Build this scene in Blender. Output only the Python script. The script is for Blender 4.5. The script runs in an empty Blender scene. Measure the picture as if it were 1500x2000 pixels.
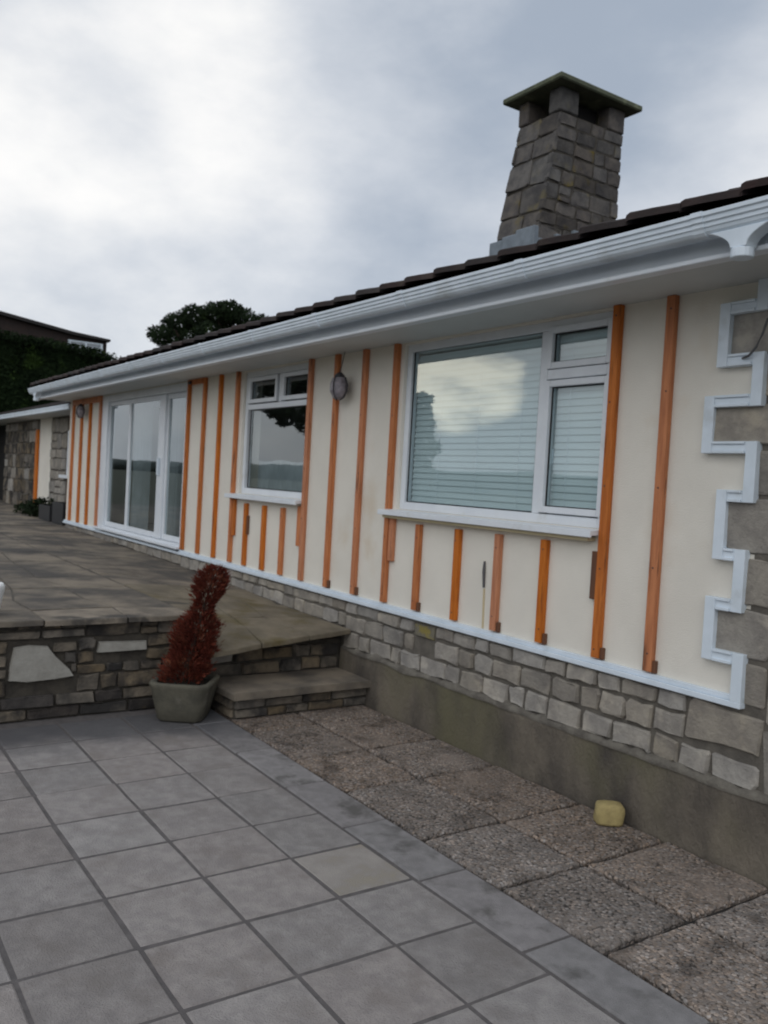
import bpy, bmesh, math, random
from mathutils import Vector, Matrix, noise

random.seed(11)
S = bpy.context.scene
COL = S.collection
R = math.radians

# ------------------------------------------------------------------ camera
cam_d = bpy.data.cameras.new('camera')
cam = bpy.data.objects.new('camera', cam_d)
COL.objects.link(cam)
r_ = Vector((0.55881092, 0.82732795, 0.05708613))
u_ = Vector((-0.05996998, -0.02834249, 0.99779773))
f_ = Vector((-0.82712391, 0.56100372, -0.03377674))
cam.matrix_world = Matrix(((r_.x, u_.x, -f_.x, 0), (r_.y, u_.y, -f_.y, 0), (r_.z, u_.z, -f_.z, 1.8564), (0, 0, 0, 1)))
cam_d.sensor_fit = 'AUTO'
cam_d.sensor_width = 36
cam_d.lens = 36 * 1696.99 / 2000
cam_d.clip_start = 0.05
cam_d.clip_end = 3000
cam_d.dof.use_dof = True                 # the photograph is softly out of focus
cam_d.dof.focus_distance = 1.3
cam_d.dof.aperture_fstop = cam_d.lens / 3.1
S.camera = cam

# ------------------------------------------------------------------ world: overcast sky
W = bpy.data.worlds.new('World')
S.world = W
W.use_nodes = True
nt = W.node_tree
nt.nodes.clear()
SUN_EL, SUN_AZ = R(38), R(142)           # azimuth measured from +Y towards +X


def N(t, kind, **kw):
    n = t.nodes.new(kind)
    for k, v in kw.items():
        setattr(n, k, v)
    return n


wo = N(nt, 'ShaderNodeOutputWorld')
bg = N(nt, 'ShaderNodeBackground')
bg.inputs['Strength'].default_value = 0.1
sky = N(nt, 'ShaderNodeTexSky', sky_type='NISHITA', sun_disc=False, sun_elevation=SUN_EL, sun_rotation=SUN_AZ)
tc = N(nt, 'ShaderNodeTexCoord')
nrm = N(nt, 'ShaderNodeVectorMath', operation='NORMALIZE')
nt.links.new(tc.outputs['Generated'], nrm.inputs[0])


def blob(t, vec, d, inner, outer):
    d = Vector(d).normalized()
    dt = N(t, 'ShaderNodeVectorMath', operation='DOT_PRODUCT')
    t.links.new(vec, dt.inputs[0])
    dt.inputs[1].default_value = d
    mr = N(t, 'ShaderNodeMapRange', interpolation_type='SMOOTHERSTEP')
    t.links.new(dt.outputs['Value'], mr.inputs['Value'])
    mr.inputs['From Min'].default_value = math.cos(R(outer))
    mr.inputs['From Max'].default_value = math.cos(R(inner))
    return mr.outputs['Result']


def maths(t, op, a, b):
    m = N(t, 'ShaderNodeMath', operation=op)
    for i, v in enumerate((a, b)):
        if isinstance(v, (int, float)):
            m.inputs[i].default_value = v
        else:
            t.links.new(v, m.inputs[i])
    return m.outputs[0]


mp = N(nt, 'ShaderNodeMapping')
mp.inputs['Scale'].default_value = (1, 1, 1.9)
nt.links.new(nrm.outputs[0], mp.inputs['Vector'])
n1 = N(nt, 'ShaderNodeTexNoise')
n1.inputs['Scale'].default_value = 4.6
n1.inputs['Detail'].default_value = 7
n1.inputs['Roughness'].default_value = 0.55
n1.inputs['Distortion'].default_value = 0.0
nt.links.new(mp.outputs[0], n1.inputs['Vector'])
warp = N(nt, 'ShaderNodeVectorMath', operation='MULTIPLY_ADD')     # ragged edges for the large masses
warp.inputs[1].default_value = (0.10, 0.10, 0.10)
nw = N(nt, 'ShaderNodeTexNoise')
nw.inputs['Scale'].default_value = 4.0
nw.inputs['Detail'].default_value = 1.2
nw.inputs['Roughness'].default_value = 0.35
nt.links.new(mp.outputs[0], nw.inputs['Vector'])
nt.links.new(nw.outputs['Color'], warp.inputs[0])
nt.links.new(nrm.outputs[0], warp.inputs[2])
sub = N(nt, 'ShaderNodeVectorMath', operation='SUBTRACT')
sub.inputs[1].default_value = (0.05, 0.05, 0.05)
nt.links.new(warp.outputs[0], sub.inputs[0])
vn_ = N(nt, 'ShaderNodeVectorMath', operation='NORMALIZE')
nt.links.new(sub.outputs[0], vn_.inputs[0])
v = vn_.outputs[0]
val = maths(nt, 'MULTIPLY', n1.outputs['Fac'], 0.75)
for d, i, o, amp in (((-0.9, 0.27, 0.38), 0, 20, 0.13), ((-0.80, 0.40, 0.46), 0, 14, 0.10), ((-0.94, 0.186, 0.291), 0, 8, 0.09),
                     ((-0.899, 0.262, 0.345), 0, 9, 0.09), ((-0.84, 0.43, 0.32), 0, 12, 0.05),
                     ((-0.68, 0.585, 0.42), 0, 17, -0.19), ((-0.925, 0.25, 0.295), 0, 9, -0.08), ((-0.86, 0.43, 0.27), 0, 9, -0.07),
                     ((-0.54, 0.78, 0.34), 0, 10, 0.15), ((-0.53, 0.70, 0.47), 0, 12, -0.10), ((-0.97, 0.2, 0.16), 0, 12, 0.05), ((-0.77, -0.62, 0.13), 2, 26, 0.10)):
    val = maths(nt, 'ADD', val, maths(nt, 'MULTIPLY', blob(nt, v, d, i, o), amp))
def sstep(t, x, lo, hi):
    mr = N(t, 'ShaderNodeMapRange', interpolation_type='SMOOTHSTEP')
    t.links.new(x, mr.inputs['Value'])
    mr.inputs['From Min'].default_value = lo
    mr.inputs['From Max'].default_value = hi
    return mr.outputs['Result']


cm1 = N(nt, 'ShaderNodeMix', data_type='RGBA')
nt.links.new(sstep(nt, val, 0.05, 0.50), cm1.inputs['Factor'])
cm1.inputs['A'].default_value = (3.9, 4.5, 5.4, 1)
cm1.inputs['B'].default_value = (6.9, 7.25, 7.8, 1)
cm2 = N(nt, 'ShaderNodeMix', data_type='RGBA')
nt.links.new(sstep(nt, val, 0.36, 0.80), cm2.inputs['Factor'])
nt.links.new(cm1.outputs['Result'], cm2.inputs['A'])
cm2.inputs['B'].default_value = (10.8, 10.65, 10.4, 1)
# the bright break in the cloud that the large window mirrors
wq = N(nt, 'ShaderNodeVectorMath', operation='MULTIPLY_ADD')
wq.inputs[1].default_value = (0.06, 0.06, 0.08)
nt.links.new(nw.outputs['Color'], wq.inputs[0])
sb2 = N(nt, 'ShaderNodeVectorMath', operation='SUBTRACT')
sb2.inputs[1].default_value = (0.03, 0.03, 0.04)
nt.links.new(nrm.outputs[0], sb2.inputs[0])
nt.links.new(sb2.outputs[0], wq.inputs[2])
wqn = N(nt, 'ShaderNodeVectorMath', operation='NORMALIZE')
nt.links.new(wq.outputs[0], wqn.inputs[0])
gap_m = maths(nt, 'MAXIMUM', maths(nt, 'MAXIMUM', blob(nt, wqn.outputs[0], (-0.803, -0.584, 0.120), 0.0, 4.4), blob(nt, wqn.outputs[0], (-0.781, -0.613, 0.120), 0.0, 4.4)), blob(nt, wqn.outputs[0], (-0.758, -0.641, 0.124), 0.0, 3.8))
mpg = N(nt, 'ShaderNodeMapping')
mpg.inputs['Scale'].default_value = (1, 1, 3.2)
nt.links.new(nrm.outputs[0], mpg.inputs['Vector'])
ng = N(nt, 'ShaderNodeTexNoise')
ng.inputs['Scale'].default_value = 13
ng.inputs['Detail'].default_value = 5
ng.inputs['Roughness'].default_value = 0.55
nt.links.new(mpg.outputs[0], ng.inputs['Vector'])
gap_f = sstep(nt, maths(nt, 'ADD', gap_m, maths(nt, 'MULTIPLY', maths(nt, 'SUBTRACT', ng.outputs['Fac'], 0.5), 1.5)), 0.50, 1.15)
mb = N(nt, 'ShaderNodeMix', data_type='RGBA')
nt.links.new(gap_f, mb.inputs['Factor'])
nt.links.new(cm2.outputs['Result'], mb.inputs['A'])
mb.inputs['B'].default_value = (27, 25.0, 20.5, 1)
mx = N(nt, 'ShaderNodeMix', data_type='RGBA')
mx.inputs['Factor'].default_value = 0.93
nt.links.new(sky.outputs['Color'], mx.inputs['A'])
nt.links.new(mb.outputs['Result'], mx.inputs['B'])
nt.links.new(mx.outputs['Result'], bg.inputs['Color'])
nt.links.new(bg.outputs[0], wo.inputs['Surface'])

# ------------------------------------------------------------------ sun (overcast)
sd = bpy.data.lights.new('sun', 'SUN')
sd.energy = 0.8
sd.angle = R(60)
sd.color = (1.0, 0.97, 0.93)
sun = bpy.data.objects.new('sun', sd)
COL.objects.link(sun)
to_sun = Vector((math.sin(SUN_AZ) * math.cos(SUN_EL), math.cos(SUN_AZ) * math.cos(SUN_EL), math.sin(SUN_EL)))
sun.rotation_euler = (-to_sun).to_track_quat('-Z', 'Y').to_euler()
S.view_settings.view_transform = 'Standard'
S.view_settings.look = 'None'
S.view_settings.exposure = 0
S.view_settings.gamma = 1
S.view_settings.use_curve_mapping = False

# ------------------------------------------------------------------ helpers
WLOC = {}


def props(o, label=None, cat=None, group=None, kind=None):
    if label: o['label'] = label
    if cat: o['category'] = cat
    if group: o['group'] = group
    if kind: o['kind'] = kind
    return o


def place(o, loc, parent):
    """world location loc (no rotations are used above the leaf)"""
    pl = WLOC.get(parent.name, Vector()) if parent else Vector()
    o.parent = parent
    o.location = Vector(loc) - pl
    WLOC[o.name] = Vector(loc)


def thing(name, label, cat, loc, group=None):
    o = bpy.data.objects.new(name, None)
    o.empty_display_size = 0.2
    COL.objects.link(o)
    place(o, loc, None)
    return props(o, label, cat, group)


class MB:
    def __init__(self):
        self.v, self.f = [], []

    def add(self, vs, fs):
        b = len(self.v)
        self.v += [Vector(x) for x in vs]
        self.f += [tuple(i + b for i in f) for f in fs]
        return self

    def box(self, x0, x1, y0, y1, z0, z1):
        return self.add([(x0, y0, z0), (x1, y0, z0), (x1, y1, z0), (x0, y1, z0), (x0, y0, z1), (x1, y0, z1), (x1, y1, z1), (x0, y1, z1)],
                        [(0, 3, 2, 1), (4, 5, 6, 7), (0, 1, 5, 4), (1, 2, 6, 5), (2, 3, 7, 6), (3, 0, 4, 7)])

    def rings(self, rings, cap0=True, cap1=True):
        """skin a list of equally long closed rings"""
        n = len(rings[0])
        b = len(self.v)
        for ring in rings:
            self.v += [Vector(x) for x in ring]
        for k in range(len(rings) - 1):
            for i in range(n):
                j = (i + 1) % n
                self.f.append((b + k * n + i, b + k * n + j, b + (k + 1) * n + j, b + (k + 1) * n + i))
        if cap0: self.f.append(tuple(b + i for i in reversed(range(n))))
        if cap1: self.f.append(tuple(b + (len(rings) - 1) * n + i for i in range(n)))
        return self

    def lathe(self, prof, c, n=20):
        self.rings([[(c[0] + r * math.cos(2 * math.pi * i / n), c[1] + r * math.sin(2 * math.pi * i / n), z) for i in range(n)] for r, z in prof])
        return self

    def tube(self, pts, rad, n=8):
        pts = [Vector(p) for p in pts]
        rs = rad if isinstance(rad, (list, tuple)) else [rad] * len(pts)
        rg = []
        for i, p in enumerate(pts):
            t = (pts[min(i + 1, len(pts) - 1)] - pts[max(i - 1, 0)]).normalized()
            a = t.cross(Vector((0, 0, 1)) if abs(t.z) < 0.9 else Vector((1, 0, 0))).normalized()
            b = t.cross(a)
            rg.append([p + rs[i] * (math.cos(2 * math.pi * k / n) * a + math.sin(2 * math.pi * k / n) * b) for k in range(n)])
        return self.rings(rg)

    def mesh(self, name, mat, smooth=False, bevel=0, seg=1, centre=True):
        c = Vector()
        if centre and self.v:
            lo = Vector([min(p[i] for p in self.v) for i in range(3)])
            hi = Vector([max(p[i] for p in self.v) for i in range(3)])
            c = (lo + hi) / 2
        me = bpy.data.meshes.new(name)
        me.from_pydata([p - c for p in self.v], [], self.f)
        bm = bmesh.new()
        bm.from_mesh(me)
        bmesh.ops.recalc_face_normals(bm, faces=bm.faces)
        if bevel:
            bmesh.ops.bevel(bm, geom=[x for x in bm.edges if len(x.link_faces) == 2 and x.calc_face_angle(0) > 0.5], offset=bevel, segments=seg, affect='EDGES', profile=0.6)
        bm.to_mesh(me)
        bm.free()
        if smooth:
            for p in me.polygons: p.use_smooth = True
        for m in (mat if isinstance(mat, (list, tuple)) else [mat]):
            me.materials.append(m)
        return me, c

    def build(self, name, mat, parent=None, **kw):
        me, c = self.mesh(name, mat, **kw)
        o = bpy.data.objects.new(name, me)
        COL.objects.link(o)
        place(o, c, parent)
        return o


def bx(name, mat, parent, x0, x1, y0, y1, z0, z1, bevel=0.003, **kw):
    return MB().box(x0, x1, y0, y1, z0, z1).build(name, mat, parent, bevel=bevel, **kw)


def dup(o, loc, parent=None, rot=None, scale=None):
    c = o.copy()
    COL.objects.link(c)
    place(c, loc, parent if parent is not None else o.parent)
    if rot: c.rotation_euler = rot
    if scale: c.scale = scale
    return c


# ------------------------------------------------------------------ materials
def mat(name, c1, c2=None, scale=6, rough=0.8, bump=0.0, bscale=60, rnd=0.0, c3=None, s3=1.2, t3=(0.52, 0.72), detail=5, speck=None, speck_s=120, speck_t=0.7, spec=0.4, stretch=None, rnd_hue=0.0, speck_mask=0, dark_zone=None, pebble=0):
    m = bpy.data.materials.new(name)
    m.use_nodes = True
    t = m.node_tree
    b = t.nodes['Principled BSDF']
    b.inputs['Roughness'].default_value = rough
    b.inputs['Specular IOR Level'].default_value = spec
    geo = N(t, 'ShaderNodeNewGeometry')
    pos = geo.outputs['Position']
    if stretch:
        mpn = N(t, 'ShaderNodeMapping')
        mpn.inputs['Scale'].default_value = stretch
        t.links.new(pos, mpn.inputs['Vector'])
        pos = mpn.outputs[0]
    oi = N(t, 'ShaderNodeObjectInfo')
    off = N(t, 'ShaderNodeVectorMath', operation='MULTIPLY_ADD')
    cmb = N(t, 'ShaderNodeCombineXYZ')
    for i in range(3): t.links.new(oi.outputs['Random'], cmb.inputs[i])
    t.links.new(cmb.outputs[0], off.inputs[0])
    off.inputs[1].default_value = (37, 19, 11) if rnd else (0, 0, 0)
    t.links.new(pos, off.inputs[2])
    vec = off.outputs[0]

    def noise_tex(s, d=detail, rough_=0.6, src=None):
        n = N(t, 'ShaderNodeTexNoise')
        n.inputs['Scale'].default_value = s
        n.inputs['Detail'].default_value = d
        n.inputs['Roughness'].default_value = rough_
        t.links.new(src or vec, n.inputs['Vector'])
        return n.outputs['Fac']

    def mixc(fac, a, bb):
        mm = N(t, 'ShaderNodeMix', data_type='RGBA')
        if isinstance(fac, float): mm.inputs['Factor'].default_value = fac
        else: t.links.new(fac, mm.inputs['Factor'])
        for nm, x in (('A', a), ('B', bb)):
            if isinstance(x, tuple): mm.inputs[nm].default_value = (*x, 1)
            else: t.links.new(x, mm.inputs[nm])
        return mm.outputs['Result']

    def rng(x, a, bb):
        mr = N(t, 'ShaderNodeMapRange', interpolation_type='SMOOTHSTEP')
        t.links.new(x, mr.inputs['Value'])
        mr.inputs['From Min'].default_value = a
        mr.inputs['From Max'].default_value = bb
        return mr.outputs['Result']

    col = mixc(rng(noise_tex(scale), 0.3, 0.7), c1, c2 or c1)
    if c3:
        col = mixc(rng(noise_tex(s3, 4, 0.6, pos if not rnd else None), *t3), col, c3)
    if speck:
        vo = N(t, 'ShaderNodeTexVoronoi')
        vo.inputs['Scale'].default_value = speck_s
        t.links.new(vec, vo.inputs['Vector'])
        sp = N(t, 'ShaderNodeSeparateColor')
        t.links.new(vo.outputs['Color'], sp.inputs[0])
        fac = rng(sp.outputs['Red'], speck_t, min(1.0, speck_t + 0.12))
        if speck_mask:
            fac = maths(t, 'MULTIPLY', fac, rng(noise_tex(speck_mask, 3, 0.6, geo.outputs['Position']), 0.40, 0.66))
        col = mixc(fac, col, speck)
    if pebble:                              # exposed aggregate: every pebble has its own tone
        vp = N(t, 'ShaderNodeTexVoronoi')
        vp.inputs['Scale'].default_value = pebble
        t.links.new(vec, vp.inputs['Vector'])
        sc = N(t, 'ShaderNodeSeparateColor')
        t.links.new(vp.outputs['Color'], sc.inputs[0])
        hv = N(t, 'ShaderNodeHueSaturation')
        tone = N(t, 'ShaderNodeMapRange')
        t.links.new(maths(t, 'POWER', sc.outputs['Red'], 3.5), tone.inputs['Value'])
        tone.inputs['To Min'].default_value = 0.78
        tone.inputs['To Max'].default_value = 2.0
        t.links.new(maths(t, 'MULTIPLY', tone.outputs[0], rng(maths(t, 'SUBTRACT', 0.72, vp.outputs['Distance']), -0.12, 0.16)), hv.inputs['Value'])
        st = N(t, 'ShaderNodeMapRange')
        t.links.new(sc.outputs['Green'], st.inputs['Value'])
        st.inputs['To Min'].default_value = 0.4
        st.inputs['To Max'].default_value = 1.5
        t.links.new(st.outputs[0], hv.inputs['Saturation'])
        t.links.new(col, hv.inputs['Color'])
        pm_ = rng(noise_tex(1.5, 3, 0.6, geo.outputs['Position']), 0.22, 0.50)
        pm_ = maths(t, 'ADD', maths(t, 'MULTIPLY', pm_, 0.6), 0.15)
        col = mixc(pm_, col, hv.outputs['Color'])
        pebble_h = maths(t, 'MULTIPLY', maths(t, 'SUBTRACT', 0.6, vp.outputs['Distance']), pm_)
    if dark_zone:                                # a darker zone with a ragged edge, up to where the plane u*x + v*y = w
        u_d, v_d, w0, w1, dcol = dark_zone
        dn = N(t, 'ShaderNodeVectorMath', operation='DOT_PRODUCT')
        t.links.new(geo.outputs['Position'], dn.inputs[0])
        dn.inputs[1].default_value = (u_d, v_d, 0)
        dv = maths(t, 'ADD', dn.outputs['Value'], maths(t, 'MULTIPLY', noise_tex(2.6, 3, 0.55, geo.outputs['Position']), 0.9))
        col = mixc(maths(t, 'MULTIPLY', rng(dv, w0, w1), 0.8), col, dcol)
    if rnd:
        hsv = N(t, 'ShaderNodeHueSaturation')
        mr = N(t, 'ShaderNodeMapRange')
        t.links.new(oi.outputs['Random'], mr.inputs['Value'])
        mr.inputs['To Min'].default_value = 1 - rnd
        mr.inputs['To Max'].default_value = 1 + rnd
        t.links.new(mr.outputs[0], hsv.inputs['Value'])
        wn = N(t, 'ShaderNodeTexWhiteNoise', noise_dimensions='1D')
        t.links.new(oi.outputs['Random'], wn.inputs['W'])
        ms = N(t, 'ShaderNodeMapRange')
        t.links.new(wn.outputs['Value'], ms.inputs['Value'])
        ms.inputs['To Min'].default_value = 1 - rnd * 1.8
        ms.inputs['To Max'].default_value = 1 + rnd * 1.8
        t.links.new(ms.outputs[0], hsv.inputs['Saturation'])
        if rnd_hue:
            mh = N(t, 'ShaderNodeMapRange')
            t.links.new(wn.outputs['Value'], mh.inputs['Value'])
            mh.inputs['To Min'].default_value = 0.5 - rnd_hue
            mh.inputs['To Max'].default_value = 0.5 + rnd_hue
            t.links.new(mh.outputs[0], hsv.inputs['Hue'])
        t.links.new(col, hsv.inputs['Color'])
        col = hsv.outputs['Color']
    t.links.new(col, b.inputs['Base Color'])
    if bump:
        bp = N(t, 'ShaderNodeBump')
        bp.inputs['Strength'].default_value = min(1.0, bump)
        bp.inputs['Distance'].default_value = 0.01 * max(1.0, bump)
        hgt_ = noise_tex(bscale, 4, 0.65)
        if pebble: hgt_ = maths(t, 'ADD', maths(t, 'MULTIPLY', hgt_, 0.5), pebble_h)
        t.links.new(hgt_, bp.inputs['Height'])
        t.links.new(bp.outputs[0], b.inputs['Normal'])
    return m


M = {}
M['render'] = mat('cream_render', (0.80, 0.765, 0.685), (0.74, 0.705, 0.63), 2.2, 0.92, 0.4, 140, c3=(0.68, 0.595, 0.475), s3=1.6, t3=(0.58, 0.84), detail=9)
M['upvc'] = mat('white_plastic', (0.76, 0.80, 0.84), (0.70, 0.74, 0.79), 5, 0.35, 0.03, 30, c3=(0.60, 0.61, 0.60), s3=4, t3=(0.58, 0.85), detail=8)
M['trim'] = mat('white_metal_trim', (0.72, 0.80, 0.88), (0.63, 0.71, 0.78), 6, 0.4, 0.05, 30, c3=(0.52, 0.57, 0.60), s3=4, t3=(0.55, 0.8), detail=8)
M['soffit'] = mat('soffit_board', (0.58, 0.60, 0.59), (0.53, 0.55, 0.54), 2, 0.6, 0.03, 20)
M['wood'] = mat('orange_batten_wood', (0.60, 0.222, 0.083), (0.43, 0.142, 0.052), 5, 0.65, 0.3, 60, rnd=0.08, stretch=(9, 9, 0.8), c3=(0.15, 0.055, 0.024), s3=2.4, t3=(0.58, 0.70), detail=8)
M['wood_dark'] = mat('brown_batten_wood', (0.16, 0.07, 0.035), (0.11, 0.05, 0.03), 5, 0.7, 0.15, 60, stretch=(9, 9, 0.8))
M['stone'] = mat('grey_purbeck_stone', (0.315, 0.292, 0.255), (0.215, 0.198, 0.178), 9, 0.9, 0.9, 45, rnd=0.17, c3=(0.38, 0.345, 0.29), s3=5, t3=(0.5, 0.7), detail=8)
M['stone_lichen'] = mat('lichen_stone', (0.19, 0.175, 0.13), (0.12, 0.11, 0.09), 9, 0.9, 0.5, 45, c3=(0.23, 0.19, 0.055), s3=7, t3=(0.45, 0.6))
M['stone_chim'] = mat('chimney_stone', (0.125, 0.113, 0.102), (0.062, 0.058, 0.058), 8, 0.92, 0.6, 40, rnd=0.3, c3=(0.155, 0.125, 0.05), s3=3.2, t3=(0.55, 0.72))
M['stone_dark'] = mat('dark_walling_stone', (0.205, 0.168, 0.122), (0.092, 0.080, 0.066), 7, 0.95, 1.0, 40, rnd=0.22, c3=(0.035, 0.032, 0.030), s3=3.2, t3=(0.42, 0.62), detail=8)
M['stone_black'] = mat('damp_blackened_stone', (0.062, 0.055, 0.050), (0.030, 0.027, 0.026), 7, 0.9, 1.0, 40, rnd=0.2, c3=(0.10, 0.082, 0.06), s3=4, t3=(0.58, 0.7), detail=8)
M['stone_pale'] = mat('pale_stone', (0.33, 0.32, 0.29), (0.25, 0.24, 0.215), 8, 0.9, 0.5, 40, rnd=0.08)
M['mortar'] = mat('mortar', (0.150, 0.136, 0.115), (0.10, 0.091, 0.079), 12, 0.95, 0.6, 90)
M['fillet'] = mat('smeared_mortar', (0.20, 0.185, 0.155), (0.10, 0.09, 0.078), 7, 0.95, 1.0, 60, detail=8)
M['mortar_dark'] = mat('dark_mortar', (0.082, 0.072, 0.058), (0.045, 0.040, 0.034), 12, 0.95, 0.6, 90)
M['concrete'] = mat('stained_concrete', (0.200, 0.172, 0.134), (0.058, 0.051, 0.046), 1.9, 0.92, 1.4, 55, c3=(0.140, 0.128, 0.080), s3=0.9, t3=(0.47, 0.66), stretch=(1, 1, 0.55), detail=10)
M['paver'] = mat('grey_paver', (0.392, 0.362, 0.348), (0.290, 0.268, 0.260), 13, 0.85, 1.6, 110, rnd=0.13, c3=(0.275, 0.250, 0.236), s3=5, t3=(0.46, 0.72), speck=(0.30, 0.285, 0.275), speck_s=330, speck_t=0.80, speck_mask=3.0, detail=10, dark_zone=(-1, 0.10, 6.15, 6.75, (0.085, 0.088, 0.098)))
M['paver_tan'] = mat('tan_paver', (0.395, 0.363, 0.335), (0.295, 0.272, 0.252), 5, 0.85, 0.9, 190, c3=(0.345, 0.31, 0.25), s3=5, t3=(0.5, 0.7), detail=8)
M['kerb'] = mat('edging_block', (0.285, 0.272, 0.272), (0.215, 0.206, 0.206), 13, 0.85, 0.8, 160, rnd=0.14, c3=(0.125, 0.12, 0.115), s3=5, detail=8, dark_zone=(-1, 0.10, 6.15, 6.75, (0.085, 0.088, 0.098)))
M['flag'] = mat('pebble_flagstone', (0.265, 0.222, 0.190), (0.190, 0.160, 0.138), 5, 0.9, 1.0, 60, rnd=0.12, c3=(0.115, 0.094, 0.079), s3=4, t3=(0.52, 0.70), detail=8, pebble=70)
M['bed_dark'] = mat('dark_bedding', (0.04, 0.036, 0.033), (0.026, 0.024, 0.022), 15, 0.95, 0.5, 90)
M['bed'] = mat('sandy_bedding', (0.135, 0.124, 0.122), (0.095, 0.088, 0.087), 15, 0.95, 0.5, 90)
M['slab'] = mat('terrace_slab', (0.255, 0.217, 0.168), (0.100, 0.089, 0.077), 2.2, 0.92, 0.8, 70, c3=(0.078, 0.072, 0.066), s3=1.1, t3=(0.44, 0.68), detail=9)
M['slab_pale'] = mat('pale_terrace_slab', (0.30, 0.255, 0.20), (0.15, 0.13, 0.105), 4, 0.92, 0.8, 70, c3=(0.075, 0.068, 0.06), s3=3, t3=(0.5, 0.66), detail=9)
M['slab_edge'] = mat('tan_terrace_slab', (0.235, 0.200, 0.145), (0.135, 0.116, 0.085), 3, 0.92, 0.8, 70, c3=(0.13, 0.105, 0.050), s3=2.2, t3=(0.5, 0.7), detail=9)
M['terrace_bed'] = mat('terrace_joint', (0.105, 0.093, 0.077), (0.07, 0.063, 0.054), 6, 0.95, 0.5, 60)
M['tile'] = mat('brown_roof_tile', (0.046, 0.030, 0.028), (0.028, 0.021, 0.020), 7, 0.85, 0.5, 90, rnd=0.25, c3=(0.055, 0.043, 0.036), s3=6)
M['lead'] = mat('lead_flashing', (0.22, 0.26, 0.30), (0.15, 0.18, 0.21), 9, 0.55, 0.3, 25)
M['moss'] = mat('mossy_concrete_cap', (0.115, 0.128, 0.08), (0.075, 0.085, 0.058), 7, 0.9, 0.6, 60, c3=(0.19, 0.205, 0.13), s3=5)
M['black'] = mat('soot_and_opening_shade', (0.012, 0.011, 0.011), None, 5, 0.9)  # flue soot, and the shade painted into the wing entrance
M['dirt'] = mat('planting_soil', (0.03, 0.024, 0.018), (0.018, 0.015, 0.012), 20, 0.95, 0.8, 60)
M['planter'] = mat('weathered_stone_planter', (0.120, 0.112, 0.085), (0.078, 0.074, 0.058), 9, 0.9, 0.6, 70, c3=(0.16, 0.15, 0.122), s3=6, t3=(0.55, 0.72))
M['needle'] = mat('dead_conifer_needles', (0.150, 0.036, 0.022), (0.070, 0.016, 0.012), 14, 0.9, spec=0.1, c3=(0.21, 0.075, 0.042), s3=10)
M['twig'] = mat('bark', (0.06, 0.042, 0.03), (0.035, 0.025, 0.02), 20, 0.9, 0.5, 80)
M['leaf'] = mat('dark_leaves', (0.017, 0.029, 0.012), (0.009, 0.015, 0.008), 1.6, 0.9, c3=(0.026, 0.042, 0.015), s3=2.5, spec=0.1)
M['leaf_h'] = mat('hedge_leaves', (0.014, 0.026, 0.010), (0.008, 0.015, 0.006), 1.2, 0.9, c3=(0.034, 0.062, 0.014), s3=1.5, spec=0.1)
M['brick'] = mat('dark_brick', (0.036, 0.024, 0.021), (0.024, 0.018, 0.017), 4, 0.9, 0.2, 30)
M['roofdark'] = mat('dark_roofing', (0.03, 0.026, 0.026), (0.02, 0.018, 0.018), 2, 0.8)
M['brass'] = mat('lamp_metal', (0.05, 0.05, 0.055), (0.03, 0.03, 0.034), 10, 0.5)
M['shade'] = mat('smoky_lamp_glass', (0.34, 0.31, 0.34), (0.16, 0.15, 0.17), 22, 0.3, 0.2, 40)
M['blind'] = mat('blind_slat_paint', (0.72, 0.78, 0.79), (0.69, 0.75, 0.76), 3, 0.5)
M['curtain'] = mat('grey_curtain', (0.34, 0.36, 0.37), (0.27, 0.29, 0.30), 3, 0.9)
M['room'] = mat('room_paint', (0.35, 0.34, 0.32), None, 2, 0.9)
M['yellow'] = mat('yellow_sponge_stone', (0.42, 0.34, 0.15), (0.32, 0.255, 0.115), 25, 0.9, 0.6, 90)
M['cable'] = mat('grey_cable', (0.10, 0.10, 0.105), None, 5, 0.6)
M['cream'] = mat('cream_sealant', (0.55, 0.47, 0.30), None, 5, 0.8)
M['whitepot'] = mat('white_pot', (0.78, 0.80, 0.80), (0.70, 0.72, 0.72), 5, 0.5)
M['ground'] = mat('garden_ground', (0.05, 0.055, 0.03), (0.035, 0.04, 0.022), 0.8, 0.95, 0.5, 20, c3=(0.07, 0.062, 0.045), s3=0.3)
M['plasticdark'] = mat('dark_trough', (0.02, 0.02, 0.022), (0.014, 0.014, 0.016), 6, 0.6)
M['hill'] = mat('hillside', (0.05, 0.065, 0.06), (0.035, 0.048, 0.045), 0.05, 0.95, c3=(0.07, 0.08, 0.06), s3=0.02)


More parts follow.
